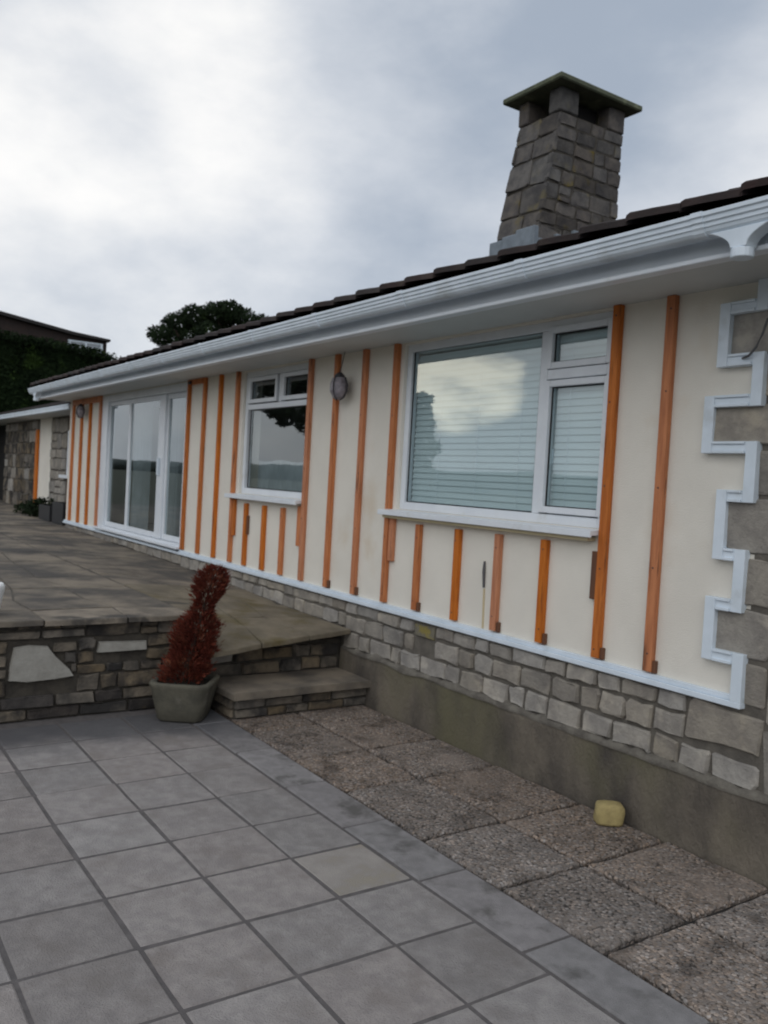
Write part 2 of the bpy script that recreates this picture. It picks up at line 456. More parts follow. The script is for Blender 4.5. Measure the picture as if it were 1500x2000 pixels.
def glass(name, tint=(0.85, 0.92, 0.92), f0=0.15):
    m = bpy.data.materials.new(name)
    m.use_nodes = True
    t = m.node_tree
    t.nodes.clear()
    o = N(t, 'ShaderNodeOutputMaterial')
    tr = N(t, 'ShaderNodeBsdfTransparent')
    tr.inputs['Color'].default_value = (*tint, 1)
    gl = N(t, 'ShaderNodeBsdfGlossy')
    gl.inputs['Roughness'].default_value = 0.015
    gl.inputs['Color'].default_value = (0.93, 0.98, 1.0, 1)
    ge = N(t, 'ShaderNodeNewGeometry')       # reflectance that is alike from both sides of the thin pane
    dt = N(t, 'ShaderNodeVectorMath', operation='DOT_PRODUCT')
    t.links.new(ge.outputs['Incoming'], dt.inputs[0])
    t.links.new(ge.outputs['Normal'], dt.inputs[1])
    ca = maths(t, 'ABSOLUTE', dt.outputs['Value'], 0)
    p5 = maths(t, 'POWER', maths(t, 'SUBTRACT', 1.0, ca), 4.0)
    fr_ = maths(t, 'ADD', f0, maths(t, 'MULTIPLY', p5, 1 - f0))
    mxs = N(t, 'ShaderNodeMixShader')
    t.links.new(fr_, mxs.inputs[0])
    t.links.new(tr.outputs[0], mxs.inputs[1])
    t.links.new(gl.outputs[0], mxs.inputs[2])
    t.links.new(mxs.outputs[0], o.inputs['Surface'])
    return m


M['glass'] = glass('window_glass', (0.84, 0.92, 0.93), 0.16)
M['glass_far'] = glass('far_window_glass', (0.5, 0.55, 0.6), 0.25)


# ------------------------------------------------------------------ rubble stones
def rubble(u0, u1, v0, v1, hmin, hmax, wmin, wmax, reserved=(), joint=0.014, rng=random, thin=0.25):
    """coursed random rubble: returns rectangles (u0, u1, v0, v1) of single stones"""
    out = []
    v_ = v0
    while v_ < v1 - 0.02:
        h = rng.uniform(hmin, hmax)
        if v1 - (v_ + h) < hmin * 0.7: h = v1 - v_
        segs = [(u0, u1)]
        for (a, b, c, d) in reserved:
            if min(v_ + h, d) - max(v_, c) > 0.02:
                ns = []
                for (s, t) in segs:
                    if b <= s or a >= t: ns.append((s, t))
                    else:
                        if a - s > 0.04: ns.append((s, a))
                        if t - b > 0.04: ns.append((b, t))
                segs = ns
        for (s, t) in segs:
            x = s
            while x < t - 0.01:
                w = rng.uniform(wmin, wmax)
                if t - (x + w) < wmin * 0.75: w = t - x
                if h > 1.45 * hmin and rng.random() < thin:
                    k = rng.uniform(0.36, 0.64)
                    out.append((x, x + w, v_, v_ + h * k))
                    if w > 1.7 * wmin:
                        q = rng.uniform(0.4, 0.6)
                        out.append((x, x + w * q, v_ + h * k, v_ + h))
                        out.append((x + w * q, x + w, v_ + h * k, v_ + h))
                    else: out.append((x, x + w, v_ + h * k, v_ + h))
                else: out.append((x, x + w, v_, v_ + h))
                x += w
        v_ += h
    j = joint / 2
    return [(a + j, b - j, c + j, d - j) for a, b, c, d in out if b - a > 2.2 * j and d - c > 2.2 * j]


def stone(rect, P, parent, m, name='stone', proud=0.022, back=0.03, rough=0.12, outline=None, rng=random):
    """one squared rubble stone; P(u, v, w) maps wall coordinates to the world"""
    if outline is None:
        a, b, c, d = rect
        w, h = b - a, d - c
        k = min(w, h) * rough
        cu = min(w, h) * rng.uniform(0.05, 0.15)
        base = [(a + cu, c), ((a + b) / 2, c), (b - cu, c), (b, c + cu), (b, d - cu), (b - cu, d), ((a + b) / 2, d), (a + cu, d), (a, d - cu), (a, c + cu)]
        outline = [(x + rng.uniform(-k, k) * 0.75, y + rng.uniform(-k, k) * 0.75) for x, y in base]
    else:
        a, b = min(p[0] for p in outline), max(p[0] for p in outline)
        c, d = min(p[1] for p in outline), max(p[1] for p in outline)
    cx, cy = (a + b) / 2, (c + d) / 2
    s = min(b - a, d - c)
    pr = proud * rng.uniform(0.55, 1.25)
    tu, tv = rng.uniform(-0.012, 0.012), rng.uniform(-0.012, 0.012)

    def ring(inset, w_, tilt):
        res = []
        for x, y in outline:
            dx, dy = x - cx, y - cy
            fx = 1 - inset / max(0.02, (b - a) / 2)
            fy = 1 - inset / max(0.02, (d - c) / 2)
            res.append(P(cx + dx * fx, cy + dy * fy, w_ + (tu * dx / (b - a) + tv * dy / (d - c)) * tilt + (rng.uniform(-0.0045, 0.0045) if tilt else 0)))
        return res
    mb_ = MB().rings([ring(0, -back, 0), ring(0, pr * 0.35, 0), ring(min(0.007, s * 0.08), pr, 1)], cap0=False)
    return mb_.build(name, m, parent)


# ------------------------------------------------------------------ setting: ground
gme = MB()
gme.add([(-900, -900, -0.09), (900, -900, -0.09), (900, 900, -0.09), (-900, 900, -0.09)], [(0, 1, 2, 3)])
ground = gme.build('ground', M['ground'])
props(ground, kind='structure')

YW = 4.03                                # face of the rendered wall
XS = [-5.470, -5.015, -4.566, -4.110, -3.672, -3.217, -2.765, -2.316]
YS = [0.699, 1.154, 1.606, 2.057, 2.469]
xs = [XS[0] - 0.452 * k for k in range(3, 0, -1)] + XS + [XS[-1] + 0.45 * k for k in range(1, 8)]
ys = [YS[0] - 0.452 * k for k in range(7, 0, -1)] + YS
patio = bx('patio', M['bed'], None, -6.62, 1.0, -2.7, 2.47, -0.10, -0.006, bevel=0)
props(patio, kind='structure')


def paver_mesh(w, d, h=0.045, seed=0):
    rg = random.Random(seed)
    x, y = w / 2 - 0.0095, d / 2 - 0.0075
    c = 0.008
    o = [(-x + rg.uniform(-.003, .003), -y + rg.uniform(-.003, .003)), (0, -y + rg.uniform(-.002, .002)), (x + rg.uniform(-.003, .003), -y + rg.uniform(-.003, .003)), (x + rg.uniform(-.002, .002), 0),
         (x + rg.uniform(-.003, .003), y + rg.uniform(-.003, .003)), (0, y + rg.uniform(-.002, .002)), (-x + rg.uniform(-.003, .003), y + rg.uniform(-.003, .003)), (-x + rg.uniform(-.002, .002), 0)]
    mbp = MB().rings([[(p, q, -h) for p, q in o], [(p, q, -c) for p, q in o], [(p * (1 - c / x), q * (1 - c / y), rg.uniform(-.0012, .0012)) for p, q in o]], cap0=False)
    return mbp


pm = {}
rp = random.Random(5)
for i in range(len(xs) - 1):
    for k in range(len(ys) - 1):
        w, d = xs[i + 1] - xs[i], ys[k + 1] - ys[k]
        key = (round(w, 2), round(d, 2), rp.randrange(3))
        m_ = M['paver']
        x, y = (xs[i] + xs[i + 1]) / 2, (ys[k] + ys[k + 1]) / 2
        if x < -6.52 and y > 0: continue
        tan = abs(x + 3.44) < 0.1 and abs(y - 2.26) < 0.1
        if tan: key = key + ('t',); m_ = M['paver_tan']
        if key not in pm:
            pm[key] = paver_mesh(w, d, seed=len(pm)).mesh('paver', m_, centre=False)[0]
        o = bpy.data.objects.new('paver', pm[key])
        COL.objects.link(o)
        place(o, (x, y, rp.uniform(-0.003, 0.003)), patio)
        o.rotation_euler = (rp.uniform(-.005, .005), rp.uniform(-.005, .005), 0)

# edging blocks
strip = bx('kerb_strip', M['bed'], None, -6.6, 1.0, 2.4705, 2.765, -0.10, -0.006, bevel=0)
props(strip, kind='structure')
kx = [-6.55, -5.95, -5.25, -4.54, -3.87, -3.18, -2.48, -1.80, -1.1, -0.4, 0.3, 1.0]
for a, b in zip(kx[:-1], kx[1:]):
    mbp = paver_mesh(b - a, 0.288, seed=int(a * 100))
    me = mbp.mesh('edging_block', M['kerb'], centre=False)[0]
    o = bpy.data.objects.new('edging_block', me)
    COL.objects.link(o)
    place(o, ((a + b) / 2, 2.619, 0.004 + rp.uniform(-.002, .002)), strip)

# flags along the wall
path = bx('path', M['bed_dark'], None, -6.4, 1.0, 2.766, 4.06, -0.10, -0.030, bevel=0)
props(path, kind='structure')
fx = [-6.35, -5.66, -4.99, -4.35, -3.57, -2.955, -2.325, -1.70, -1.05, -0.4, 0.3, 1.0]
fy = [2.772, 3.345, 3.985]
for a, b in zip(fx[:-1], fx[1:]):
    for c, d in zip(fy[:-1], fy[1:]):
        rg = random.Random(int(a * 71 + c * 13))
        n = 6
        j = 0.016
        x0, x1, y0, y1 = a + j, b - j, c + j, d - j
        rim = []
        for k in range(n): rim.append((x0 + (x1 - x0) * k / n, y0))
        for k in range(n): rim.append((x1, y0 + (y1 - y0) * k / n))
        for k in range(n): rim.append((x1 - (x1 - x0) * k / n, y1))
        for k in range(n): rim.append((x0, y1 - (y1 - y0) * k / n))
        rim = [(x + rg.uniform(-.007, .007), y + rg.uniform(-.007, .007)) for x, y in rim]
        cx, cy = (x0 + x1) / 2, (y0 + y1) / 2
        zz = rg.uniform(-0.006, 0.002)
        MB().rings([[(x, y, -0.05) for x, y in rim], [(x, y, zz - 0.012) for x, y in rim],
                    [(cx + (x - cx) * 0.97, cy + (y - cy) * 0.97, zz + rg.uniform(-.003, .003)) for x, y in rim]], cap0=False).build('flagstone', M['flag'], path)

# ------------------------------------------------------------------ terrace
XT = -6.50


def interp(x, pts):
    if x >= pts[0][0]: return pts[0][1]
    for (a, za), (b, zb) in zip(pts[:-1], pts[1:]):
        if b <= x <= a: return za + (zb - za) * (a - x) / (a - b)
    return pts[-1][1]


def zt(x, y):
    if y < 2.64: return 0.735
    zin = interp(x, [(-6.05, 0.487), (-6.6, 0.60), (-7.4, 0.700), (-8.2, 0.735)])
    zw = interp(x, [(-6.1, 0.570), (-6.3, 0.582), (-7.5, 0.594), (-8.7, 0.640), (-11.4, 0.692), (-15.7, 0.735)])
    s = min(1, (y - 2.64) / (4.0 - 2.64))
    return zin + (zw - zin) * s


terr = MB()
gx = [-6.47, -6.9, -7.4, -8.0, -8.8, -9.8, -11.4, -13.5, -16.0, -19, -23, -27]
rows = [(-2.3, 0), (0.0, 0), (2.639, 0), (2.641, 1), (3.1, 1), (3.6, 1), (4.06, 1), (7.5, 1)]
tv, tf = [], []
for (y, _) in rows:
    for x in gx: tv.append((x, y, zt(x, y) - 0.007))
nx = len(gx)
for k in range(len(rows) - 1):
    for i in range(nx - 1):
        if rows[k][0] >= 4.05 and gx[i] > -16.2: continue
        tf.append((k * nx + i, k * nx + i + 1, (k + 1) * nx + i + 1, (k + 1) * nx + i))
terr.add(tv, tf)
terrace = terr.build('terrace', M['terrace_bed'])
props(terrace, kind='structure')

rt = random.Random(21)


def slab_poly(poly, m=None, th=0.04, lift=0.0):
    cx = sum(p[0] for p in poly) / len(poly)
    cy = sum(p[1] for p in poly) / len(poly)
    dz = rt.uniform(-0.004, 0.004) + lift
    ring_lo = [(x, y, zt(x, y) + dz - th) for x, y in poly]
    ring_mid = [(x, y, zt(x, y) + dz - 0.008) for x, y in poly]
    ring_hi = [(cx + (x - cx) * 0.988, cy + (y - cy) * 0.985, zt(x, y) + dz + rt.uniform(-.002, .002)) for x, y in poly]
    return MB().rings([ring_lo, ring_mid, ring_hi]).build('slab', m or M['slab'], terrace)


def slab_field(xl, yl, front=None):
    pts = {}
    for i, x in enumerate(xl):
        for k, y in enumerate(yl):
            jx = 0 if i == 0 else rt.uniform(-.10, .10)
            jy = 0 if k in (0, len(yl) - 1) else rt.uniform(-.09, .09)
            px = x + jx
            if front and i == 0: px = front(y)
            pts[i, k] = (px, y + jy)
    for i in range(len(xl) - 1):
        for k in range(len(yl) - 1):
            q = [pts[i, k], pts[i + 1, k], pts[i + 1, k + 1], pts[i, k + 1]]
            c = (sum(p[0] for p in q) / 4, sum(p[1] for p in q) / 4)
            g = 0.007
            q2 = []
            for p in q:
                dx, dy = c[0] - p[0], c[1] - p[1]
                q2.append((p[0] + math.copysign(g, dx), p[1] + math.copysign(g, dy)))
            poly = []
            for a in range(4):
                p, nxt = q2[a], q2[(a + 1) % 4]
                poly.append(p)
                free = (a == 3 and i == 0)
                poly.append(((p[0] + nxt[0]) / 2 + (0.012 if free else rt.uniform(-.012, .012)), (p[1] + nxt[1]) / 2 + rt.uniform(-.012, .012)))
            pale = (i == 0 and 1.45 < c[1] < 2.0) or (i == 0 and 2.15 < c[1] < 2.5)
            slab_poly(poly, M['slab_pale'] if pale and rt.random() < 0.8 else M['slab_edge'] if front and c[0] > -8.5 else None)


xA = [-6.44, -6.86, -7.5, -8.2, -8.9, -9.7, -10.5, -11.4, -12.3, -13.3, -14.3, -15.4, -16.6, -18, -19.6, -21.4, -23.5, -26]
yA = [-1.6, -0.9, -0.2, 0.45, 1.05, 1.55, 2.05, 2.63]
slab_field(xA, yA)
xB = [-6.3, -6.9, -7.6, -8.4, -9.2, -10.1, -11.0, -12.0, -13.2, -14.5, -16.1]
yB = [2.65, 3.12, 3.56, 4.0]
slab_field(xB, yB, front=lambda y: -6.10 - 0.19 * (y - 2.65) / 1.35)
xC = [-16.4, -17.4, -18.6, -20, -21.5, -23.2, -25]
slab_field(xC, [2.65, 3.3, 4.0, 4.58])

# retaining wall under the terrace
rw = thing('retaining_wall', 'low dark rubble stone wall holding up the terrace, with a big pale stone in it', 'wall', (XT, 0.5, 0))
core = MB()
core.box(-6.80, -6.532, -2.3, 2.62, -0.1, 0.698)
core.box(-6.80, -6.532, 2.622, 4.02, -0.1, 0.42)
core.build('wall_core', M['mortar_dark'], rw)
PT = lambda u, v, w: Vector((-6.525 + w, u, v))
white = [(1.287, 0.30), (1.40, 0.282), (1.60, 0.290), (1.735, 0.305), (1.70, 0.36), (1.60, 0.46), (1.545, 0.533), (1.42, 0.548), (1.315, 0.535), (1.295, 0.42)]
rs = random.Random(4)
res = [(1.275, 1.755, 0.275, 0.555), (1.893, 2.279, 0.455, 0.545)]
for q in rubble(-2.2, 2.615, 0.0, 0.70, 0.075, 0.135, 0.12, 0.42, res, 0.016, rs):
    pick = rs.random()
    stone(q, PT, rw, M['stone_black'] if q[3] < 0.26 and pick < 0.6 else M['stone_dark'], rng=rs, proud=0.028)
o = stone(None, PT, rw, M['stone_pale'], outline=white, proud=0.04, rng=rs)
o['label'] = 'big pale five sided stone'
for q in ((1.585, 1.748, 0.488, 0.549), (1.665, 1.748, 0.405, 0.476), (1.718, 1.75, 0.335, 0.395)):
    stone(q, PT, rw, M['stone_dark'], rng=rs, proud=0.02)
stone((1.903, 2.269, 0.462, 0.54), PT, rw, M['stone_pale'], proud=0.03, rng=rs)
# riser under the lip beside the house
PT2 = lambda u, v, w: Vector((-6.47 + w, u, v))
core2 = bx('riser_core', M['mortar_dark'], rw, -6.56, -6.474, 2.66, 4.00, -0.05, 0.47, bevel=0)
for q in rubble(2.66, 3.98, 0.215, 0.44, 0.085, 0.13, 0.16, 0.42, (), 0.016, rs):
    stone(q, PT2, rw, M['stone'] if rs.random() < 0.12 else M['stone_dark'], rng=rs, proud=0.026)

# step
stp = thing('garden_step', 'single stone step between the potted plant and the house wall', 'step', (-6.2, 3.35, 0))
bx('step_core', M['mortar_dark'], stp, -6.46, -6.003, 2.80, 4.005, -0.05, 0.153, bevel=0)
tb = MB()
rim = [(-6.46, 2.745), (-6.2, 2.75), (-5.93, 2.765), (-5.925, 3.1), (-5.935, 3.5), (-5.93, 3.99), (-6.2, 3.995), (-6.46, 3.99)]
tb.rings([[(x, y, 0.156) for x, y in rim], [(x, y, 0.203) for x, y in rim], [(x * 0.998 - 0.012, 3.37 + (y - 3.37) * 0.985, 0.213) for x, y in rim]])
tb.build('tread', M['slab'], stp)
PS = lambda u, v, w: Vector((-5.996 + w, u, v))
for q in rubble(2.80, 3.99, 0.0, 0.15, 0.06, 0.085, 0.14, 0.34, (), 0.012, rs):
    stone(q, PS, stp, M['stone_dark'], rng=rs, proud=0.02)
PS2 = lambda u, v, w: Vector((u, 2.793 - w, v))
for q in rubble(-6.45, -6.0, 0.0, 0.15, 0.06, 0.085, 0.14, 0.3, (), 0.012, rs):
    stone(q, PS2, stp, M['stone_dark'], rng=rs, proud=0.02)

# ------------------------------------------------------------------ bungalow
H = thing('bungalow', 'long low cream bungalow with orange timber battens and stone base', 'house', (-9.2, YW, 0))
XL, XR = -16.10, -2.05                   # ends of the wall
ZS = 2.99                                # soffit
ZR0, ZR1 = 0.812, 0.870                  # bottom rail
BW = (-5.765, -3.60, 1.650, 2.972)       # big window opening
SW = (-8.80, -7.32, 1.650, 2.972)        # small window opening
DR = (-14.10, -10.43, 0.840, 2.972)      # patio door opening

wall = MB()


def wall_panel(x0, x1, z0, z1):
    if x1 - x0 > 0.001 and z1 - z0 > 0.001:
        wall.box(x0, x1, YW, YW + 0.22, z0, z1)


cuts = [XL, DR[0], DR[1], SW[0], SW[1], BW[0], BW[1], -2.60]
wall_panel(XL, DR[0], 0.80, 3.02)
wall_panel(DR[0], DR[1], 0.80, DR[2]); wall_panel(DR[0], DR[1], DR[3], 3.02)
wall_panel(DR[1], SW[0], 0.80, 3.02)
wall_panel(SW[0], SW[1], 0.80, SW[2]); wall_panel(SW[0], SW[1], SW[3], 3.02)
wall_panel(SW[1], BW[0], 0.80, 3.02)
wall_panel(BW[0], BW[1], 0.80, BW[2]); wall_panel(BW[0], BW[1], BW[3], 3.02)
wall_panel(BW[1], -2.58, 0.80, 3.02)
wall.build('wall', M['render'], H, bevel=0)
# other walls, back and ends, and the rooms behind
sh = MB()
sh.box(XL, XL + 0.2, YW + 0.221, 11.4, 0.0, 3.02)
sh.box(XR - 0.2, XR, YW + 0.221, 11.4, 0.0, 3.02)
sh.box(XL + 0.201, XR - 0.201, 11.2, 11.4, 0.0, 3.02)
sh.build('outer_wall', M['render'], H)
rm = MB()
rm.box(XL + 0.21, XR - 0.21, 7.4, 7.5, 0.86, 3.0)
rm.box(-9.75, -9.65, YW + 0.23, 7.39, 0.86, 3.0)
rm.box(-6.75, -6.65, YW + 0.23, 7.39, 0.86, 3.0)
rm.build('inner_wall', M['room'], H)
bx('room_floor', M['curtain'], H, XL + 0.21, XR - 0.21, YW + 0.225, 11.19, 0.75, 0.85, bevel=0)
bx('room_ceiling', M['room'], H, XL + 0.21, XR - 0.21, YW + 0.225, 11.19, 3.025, 3.07, bevel=0)

# base: mortar bed, rubble stones, concrete footing
bx('plinth', M['mortar'], H, XL + 0.01, XR, YW - 0.004, YW + 0.20, 0.0, 0.806, bevel=0)
ft = MB()
fn, fz = 110, [-0.08, 0.0, 0.05, 0.12, 0.2, 0.28, 0.35, 0.385, 0.400, 0.402]
fvs, ffs = [], []
for i in range(fn + 1):
    x = -6.44 + (XR - 0.01 + 6.44) * i / fn
    for k, z in enumerate(fz):
        d = 0.012 * noise.noise(Vector((x * 2.1, z * 3, 1))) + 0.005 * noise.noise(Vector((x * 9, z * 11, 4)))
        y = 3.990 - d * 0.7 if k < 8 else (3.997 if k == 8 else 4.0225)
        fvs.append((x, y, z + (0.006 * noise.noise(Vector((x * 4, 0, 9))) if k >= 7 else 0)))
nz = len(fz)
for i in range(fn):
    for k in range(nz - 1): ffs.append((i * nz + k, (i + 1) * nz + k, (i + 1) * nz + k + 1, i * nz + k + 1))
ft.add(fvs, ffs).build('footing', M['concrete'], H, smooth=True)
mfv, mff = [], []
for i in range(221):
    x = -6.42 + 4.3 * i / 220
    hgt = max(0.0, 0.012 + 0.020 * noise.noise(Vector((x * 5, 3, 0))) + 0.014 * noise.noise(Vector((x * 17, 1, 0))))
    low = max(0.0, 0.010 + 0.022 * noise.noise(Vector((x * 3.2, 7, 0))))
    mfv += [(x, 3.982, 0.392 - low), (x, 3.980 - 0.2 * hgt, 0.402), (x, 4.000, 0.408 + hgt), (x, 4.026, 0.410 + hgt * 1.3)]
for i in range(220):
    for k in range(3): mff.append((i * 4 + k, i * 4 + 4 + k, i * 4 + 5 + k, i * 4 + 1 + k))
MB().add(mfv, mff).build('mortar_fillet', M['fillet'], H, smooth=True)
PW = lambda u, v, w: Vector((u, YW - 0.006 - w, v))
rb = random.Random(9)
special = [(-5.40, -5.14, 0.67, 0.80), (-2.90, -2.452, 0.575, 0.805)]
cnt = 0
for q in rubble(-6.42, -2.458, 0.41, 0.805, 0.115, 0.175, 0.15, 0.34, special, 0.022, rb, 0.35):
    stone(q, PW, H, M['stone'], rng=rb, proud=0.022)
stone((-5.39, -5.15, 0.68, 0.79), PW, H, M['stone_lichen'], rng=rb)
stone((-2.89, -2.462, 0.585, 0.795), PW, H, M['stone'], rng=rb)
for q in rubble(-2.45, XR, 0.41, 3.0, 0.18, 0.33, 0.38, 0.5, (), 0.022, rb, 0):
    stone(q, PW, H, M['stone'], rng=rb, proud=0.012)
# stones showing above the falling terrace
for a, b in ((-7.6, -6.42), (-9.0, -7.6), (-10.4, -9.0), (-12.2, -10.4), (-14.2, -12.2), (-16.08, -14.2)):
    z0 = zt(b, 3.99) - 0.01
    for q in rubble(a, b, max(zt(a, 3.99), zt(b, 3.99)) - 0.02 if a < -9 else z0, 0.805, 0.09, 0.14, 0.16, 0.36, (), 0.02, rb, 0):
        stone(q, PW, H, M['stone'], rng=rb, proud=0.018)

# corner quoins inside the zigzag trim
zig = [(-2.605, 2.985), (-2.605, 2.860), (-2.815, 2.860), (-2.815, 2.590), (-2.605, 2.590), (-2.605, 2.380), (-2.873, 2.380), (-2.873, 2.140), (-2.610, 2.140), (-2.610, 1.890),
       (-2.762, 1.890), (-2.762, 1.588), (-2.633, 1.588), (-2.633, 1.328), (-2.785, 1.328), (-2.785, 1.060), (-2.602, 1.060), (-2.602, 0.872)]
qb = [(2.60, 2.85, -2.80), (2.40, 2.585, -2.59), (2.15, 2.372, -2.86), (1.90, 2.13, -2.59), (1.60, 1.882, -2.75), (1.338, 1.578, -2.62), (1.07, 1.32, -2.77), (0.83, 1.05, -2.585), (2.86, 2.98, -2.59)]
bx('quoin_backing', M['mortar'], H, -2.575, -2.0, YW - 0.0035, YW - 0.0005, 0.806, 2.985, bevel=0)
for z0, z1, x0 in qb:
    if x0 < -2.65: bx('quoin_backing', M['mortar'], H, x0 - 0.012, -2.5755, YW - 0.0035, YW - 0.0005, z0, z1, bevel=0)
    stone((x0, -2.46, z0 + 0.006, z1 - 0.006), PW, H, M['stone'], name='quoin_stone', rng=rb, proud=0.012, rough=0.05)
# cream render showing between the trim steps
half = 0.031
for k in range(len(zig) - 1):
    (xa, za), (xb, zb) = zig[k], zig[k + 1]
    x0, x1 = min(xa, xb), max(xa, xb)
    z0, z1 = min(za, zb), max(za, zb)
    if abs(za - zb) < 0.001:
        b_ = MB().box(x0 + half + 0.0005, x1 - half - 0.0005, YW - 0.045, YW, z0 - half, z0 + half)
        b_.box(x0 + half + 0.006, x1 - half - 0.006, YW - 0.056, YW - 0.0455, z0 - half, z0 - half + 0.016)
        b_.box(x0 + half + 0.006, x1 - half - 0.006, YW - 0.056, YW - 0.0455, z0 + half - 0.014, z0 + half)
    else:
        b_ = MB().box(xa - half, xa + half, YW - 0.048, YW, z0 - half, z1 + half if k else z1)
    b_.build('trim_strip', M['trim'], H, bevel=0.002)
for zq, (z0, z1, xq) in (("a", (2.40, 2.585, -2.80)),): pass
for (z0, z1, xa) in ((2.621, 2.829, 0), ):
    pass

# bottom rail
rail = MB().box(XL - 0.02, -2.571, YW - 0.048, YW, ZR0, ZR0 + 0.030).box(XL - 0.02, -2.571, YW - 0.030, YW, ZR0 + 0.0305, ZR1)
rail.build('bottom_rail', M['trim'], H, bevel=0.003)
bx('wall_edge_trim', M['wood'], H, XL - 0.012, XL - 0.0005, YW, YW + 0.22, 0.815, 2.98, bevel=0.002)

# timber battens
BT, BWD = 0.040, 0.058


def batten(x, z0, z1, w=BWD, m='wood', t=BT, y=YW, tilt=0.0):
    o = bx('batten', M[m], H, x - w / 2, x + w / 2, y - t, y - 0.0006, z0, z1, bevel=0.003)
    if tilt: o.rotation_euler = (0, tilt, 0)
    return o


for x in (-3.555, -3.172, -5.848, -6.315, -6.788, -7.266, -8.915, -9.382, -9.858, -10.358):
    batten(x + random.uniform(-.003, .003), 0.880, 2.985, tilt=random.uniform(-.0025, .0025))
for x in (-14.15, -14.73, -15.25, -15.79):
    batten(x, 0.875, 2.89, w=0.075)
bx('batten', M['wood'], H, -15.83, -14.11, YW - BT, YW - 0.0006, 2.892, 2.985)
bx('batten', M['wood'], H, -10.322, -9.895, YW - BT, YW - 0.0006, 2.925, 2.985)
for x in (-5.413, -4.928, -4.487, -4.040):
    batten(x, 0.882, 1.548, w=0.056)
for x in (-8.545, -8.110, -7.695):
    batten(x, 0.882, 1.550, w=0.056)
batten(-5.780, 1.225, 1.585, w=0.060, t=0.034)
batten(-7.345, 1.20, 1.585, w=0.070, t=0.034)
batten(-8.856, 1.18, 1.580, w=0.052, t=0.034)
batten(-8.517 + 0.022, 1.22, 1.42, w=0.020, m='wood_dark', t=0.03)
batten(-3.612, 1.225, 1.515, w=0.045, m='wood_dark', t=0.030)
sm_ = MB().lathe([(0.0055, -0.001), (0.0055, 0.0015), (0.003, 0.002)], (0, 0, 0), 8)
sm_.v = [Vector((q.x, -q.z, q.y)) for q in sm_.v]
scr, _c = sm_.mesh('screw', M['brass'], centre=False)
for bo in [o for o in COL.objects if o.name.startswith('batten') and o.parent == H]:
    zs_ = [q[2] for q in bo.bound_box]
    hh = max(zs_) - min(zs_)
    if hh < 0.5 or bo.location.x + WLOC[H.name].x < -9: continue
    nsc = 5 if hh > 1.5 else 2
    for k in range(nsc):
        so = bpy.data.objects.new('screw', scr)
        COL.objects.link(so)
        cw = WLOC[bo.name]
        place(so, (cw.x + random.uniform(-.008, .008), YW - BT - 0.0002, cw.z - hh / 2 + 0.09 + (hh - 0.18) * k / (nsc - 1) + random.uniform(-.04, .04)), bo)
for x in (-5.413, -4.487, -4.040, -3.555, -3.172, -6.788, -6.315):     # packers at the batten feet
    bx('packer', M['wood_dark'], H, x + 0.030, x + 0.052, YW - 0.028, YW - 0.0006, 0.876, 0.945, bevel=0.002)


# windows
def window(name, op, panes, bars, sill, recess=0.028, fr=0.062):
    """op: opening; panes: glass rectangles; the frame is one mesh around and between them"""
    x0, x1, z0, z1 = op
    yf = YW + recess
    fm = MB()
    fm.box(x0, x0 + fr, yf, yf + 0.07, z0, z1)
    fm.box(x1 - fr, x1, yf, yf + 0.07, z0, z1)
    fm.box(x0 + fr + .0003, x1 - fr - .0003, yf, yf + 0.07, z1 - fr, z1)
    fm.box(x0 + fr + .0003, x1 - fr - .0003, yf, yf + 0.07, z0, z0 + fr)
    for b in bars: fm.box(b[0], b[1], yf + 0.001, yf + 0.068, b[2], b[3])
    f = fm.build(name, M['upvc'], H, bevel=0.006, seg=2)
    for k, (a, b, c, d, sash) in enumerate(panes):
        if sash:
            s_ = 0.042
            sm = MB()
            sm.box(a - s_, a, yf - 0.014, yf + 0.05, c - s_, d + s_).box(b, b + s_, yf - 0.014, yf + 0.05, c - s_, d + s_)
            sm.box(a + .0003, b - .0003, yf - 0.014, yf + 0.05, d, d + s_).box(a + .0003, b - .0003, yf - 0.014, yf + 0.05, c - s_, c)
            sm.build('sash', M['upvc'], f, bevel=0.005, seg=2)
        gk = MB()                      # dark rubber gasket round the glass
        t_ = 0.007
        gk.box(a, a + t_, yf + 0.012, yf + 0.022, c, d).box(b - t_, b, yf + 0.012, yf + 0.022, c, d)
        gk.box(a + t_, b - t_, yf + 0.012, yf + 0.022, d - t_, d).box(a + t_, b - t_, yf + 0.012, yf + 0.022, c, c + t_)
        gk.build('gasket', M['plasticdark'], f)
        g = MB().add([(a, yf + 0.028, c), (b, yf + 0.028, c), (b, yf + 0.028, d), (a, yf + 0.028, d)], [(0, 1, 2, 3)])
        g.build('pane', M['glass'], f)
    sx0, sx1, sz0, sz1, sout = sill
    sl = MB()
    prof = [(yf + 0.06, sz1 + 0.004), (YW - sout, sz1 - 0.012), (YW - sout, sz0), (YW - sout + 0.02, sz0), (YW - sout + 0.02, sz0 + 0.012), (yf + 0.06, sz0 + 0.012)]
    sl.rings([[(sx0, y, z) for y, z in prof], [(sx1, y, z) for y, z in prof]])
    sl.build('sill', M['upvc'], f, bevel=0.003)
    return f


bigw = window('window', BW, [(-5.690, -4.243, 1.712, 2.915, False), (-4.128, -3.665, 2.700, 2.888, True), (-4.128, -3.665, 1.762, 2.540, True)],
              [(-4.240, -4.172, BW[2] + .0625, BW[3] - .0625), (-4.1715, BW[1] - .0625, 2.590, 2.655)], (-5.885, -3.592, 1.598, 1.650, 0.105))
bigw['label'] = 'large three pane window with pale slatted blind'
bx('under_sill', M['cream'], bigw, -5.862, -3.64, YW - 0.07, YW - 0.001, 1.574, 1.5975, bevel=0.002)
